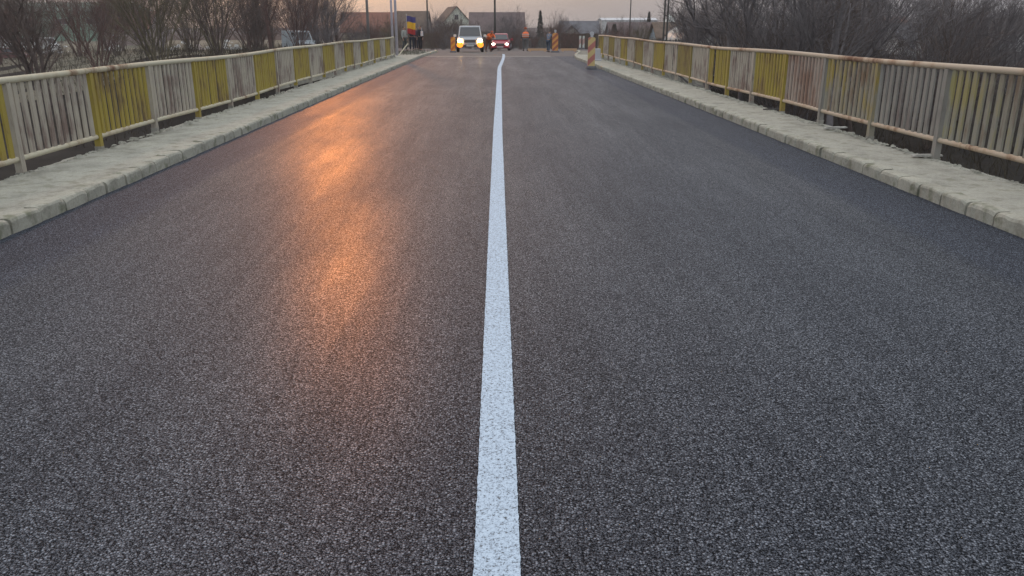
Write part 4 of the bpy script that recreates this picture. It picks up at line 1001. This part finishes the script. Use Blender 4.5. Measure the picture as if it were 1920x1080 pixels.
# white bag of the right-hand figure
b = MB(); b.box(-.09,.09,-.14,.14,0,.34,taper=.85); b.tube([(-.0,-.1,.33),(0,-.06,.55),(0,.06,.55),(0,.1,.33)], .012, 6)
p = pz(790.5, 60.7, zl_+.88); o = b.build('shoulder_bag', wmat('bag_white', (.60,.58,.60)), bevel=.02); o.location = p; tag(o, 'white shoulder bag hanging from the person in black', 'bag')

bpy.context.view_layer.update()
def relabel(group, fmt, zones, rows, sizes):
    mem = [o for o in S.objects if o.get('group') == group]
    for o in mem:
        p = o.location; px = 960+1578*math.tan(math.atan2(p.x, p.y)+YAW); 
        z = next(t for lim, t in zones if px < lim); rw = next(t for lim, t in rows if p.y < lim)
        sz = next(t for lim, t in sizes if o.scale[2] < lim)
        kind = {'bare_tree': 'tree', 'bare_shrub': 'bush', 'bare_poplar': 'poplar'}[o.name.split('.')[0]]
        o['category'] = kind; o['label'] = fmt.format(size=sz, kind=kind, row=rw, zone=z)
SZ = ((.62,'low'),(.95,'mid height'),(1.25,'tall'),(99,'very tall'))
relabel('tree mass behind the right railing', '{size} bare {kind} {row}, right side, {zone}', ((1430,'beside the pale greenhouse'),(1510,'left of the handrail break'),(1600,'behind the handrail break'),(1700,'before the red roofed house'),(1800,'before the pale walled house'),(1880,'left of the whitish house'),(9999,'at the right edge')), ((50,'front row'),(68,'middle row'),(999,'back row')), SZ)
relabel('shrub thicket behind the left railing', '{size} bare {kind} {row} behind left railing, {zone}', ((40,'at the left edge'),(130,'by the forked tree'),(220,'by the reddish shrub'),(330,'by the olive shrub'),(440,'by the brown shrub'),(530,'left of the parked van'),(9999,'right of the parked van')), ((92,'front row'),(110,'middle row'),(999,'back row')), SZ)
relabel('slim trees round the white van', '{size} slim bare {kind}, {row}, {zone}', ((540,'left of the parked van'),(610,'just right of the parked van'),(9999,'between van and cream house')), ((105,'front row'),(115,'middle row'),(999,'back row')), SZ)
relabel('far trees beyond the left yard', '{size} hazy far bare {kind}, {row}, {zone}', ((100,'above the far left yard'),(240,'before the green warehouse'),(380,'above the olive shrub'),(500,'left of the parked van'),(620,'above the parked van'),(9999,'beside the cream house')), ((180,'nearer belt'),(210,'middle belt'),(999,'farthest belt')), SZ)
ZC = ((650,'right of the parked van'),(740,'before the cream house'),(800,'behind the flag'),(870,'before the gabled green house'),(930,'behind the white off road car'),(985,'behind the red car'),(1050,'below the small conifer'),(1125,'before the grey cottage'),(1240,'before the dusty blue house'),(1300,'before the light blue house'),(9999,'by the greenhouse'))
relabel('bushes in front of the far houses', '{size} bare {kind}, {row}, {zone}', ZC, ((98,'nearest row'),(122,'middle row'),(999,'farthest row')), ((.45,'small'),(.62,'mid sized'),(99,'larger')))
relabel('bushes right of the grey gabled house', '{size} reddish bare {kind}, {row}, {zone}', ZC, ((110,'nearer row'),(122,'middle row'),(999,'farther row')), ((.45,'small'),(.62,'mid sized'),(99,'larger')))
relabel('bushes beside the greenhouse', '{size} bare {kind}, {row}, {zone}', ((1335,'just left of the greenhouse'),(1365,'just right of the greenhouse'),(9999,'farther right of the greenhouse')), ((74,'nearer row'),(82,'middle row'),(999,'farther row')), ((.62,'small'),(.75,'mid sized'),(99,'larger')))
dups = {}
for o in S.objects:
    if o.parent is None and o.get('label') and o.get('group'): dups.setdefault(o['label'], []).append(o)
for lb, os_ in dups.items():
    if len(os_) < 2: continue
    os_.sort(key=lambda o: o.location.x/o.location.y)
    nm = ['left one', 'right one'] if len(os_) == 2 else [w+' from left' for w in ('first', 'second', 'third', 'fourth', 'fifth', 'sixth', 'seventh', 'eighth')]
    for o, w in zip(os_, nm): o['label'] = lb+', '+w
# ---------------------------------------------------------------- the dusk air
b = MB(); b.box(-700, 700, -120, 700, -6, 16)
hz = b.build('haze', mat('haze_dummy'), None); hm_ = bpy.data.materials.new('haze_air'); hm_.use_nodes = True; t = hm_.node_tree; t.nodes.clear()
ho = N(t, 'ShaderNodeOutputMaterial'); pv = N(t, 'ShaderNodeVolumePrincipled'); pv.inputs['Density'].default_value = .0007; pv.inputs['Color'].default_value = (.78,.77,.80,1); pv.inputs['Anisotropy'].default_value = .3
t.links.new(pv.outputs[0], ho.inputs['Volume']); hz.data.materials[0] = hm_; tag(hz, kind='stuff')
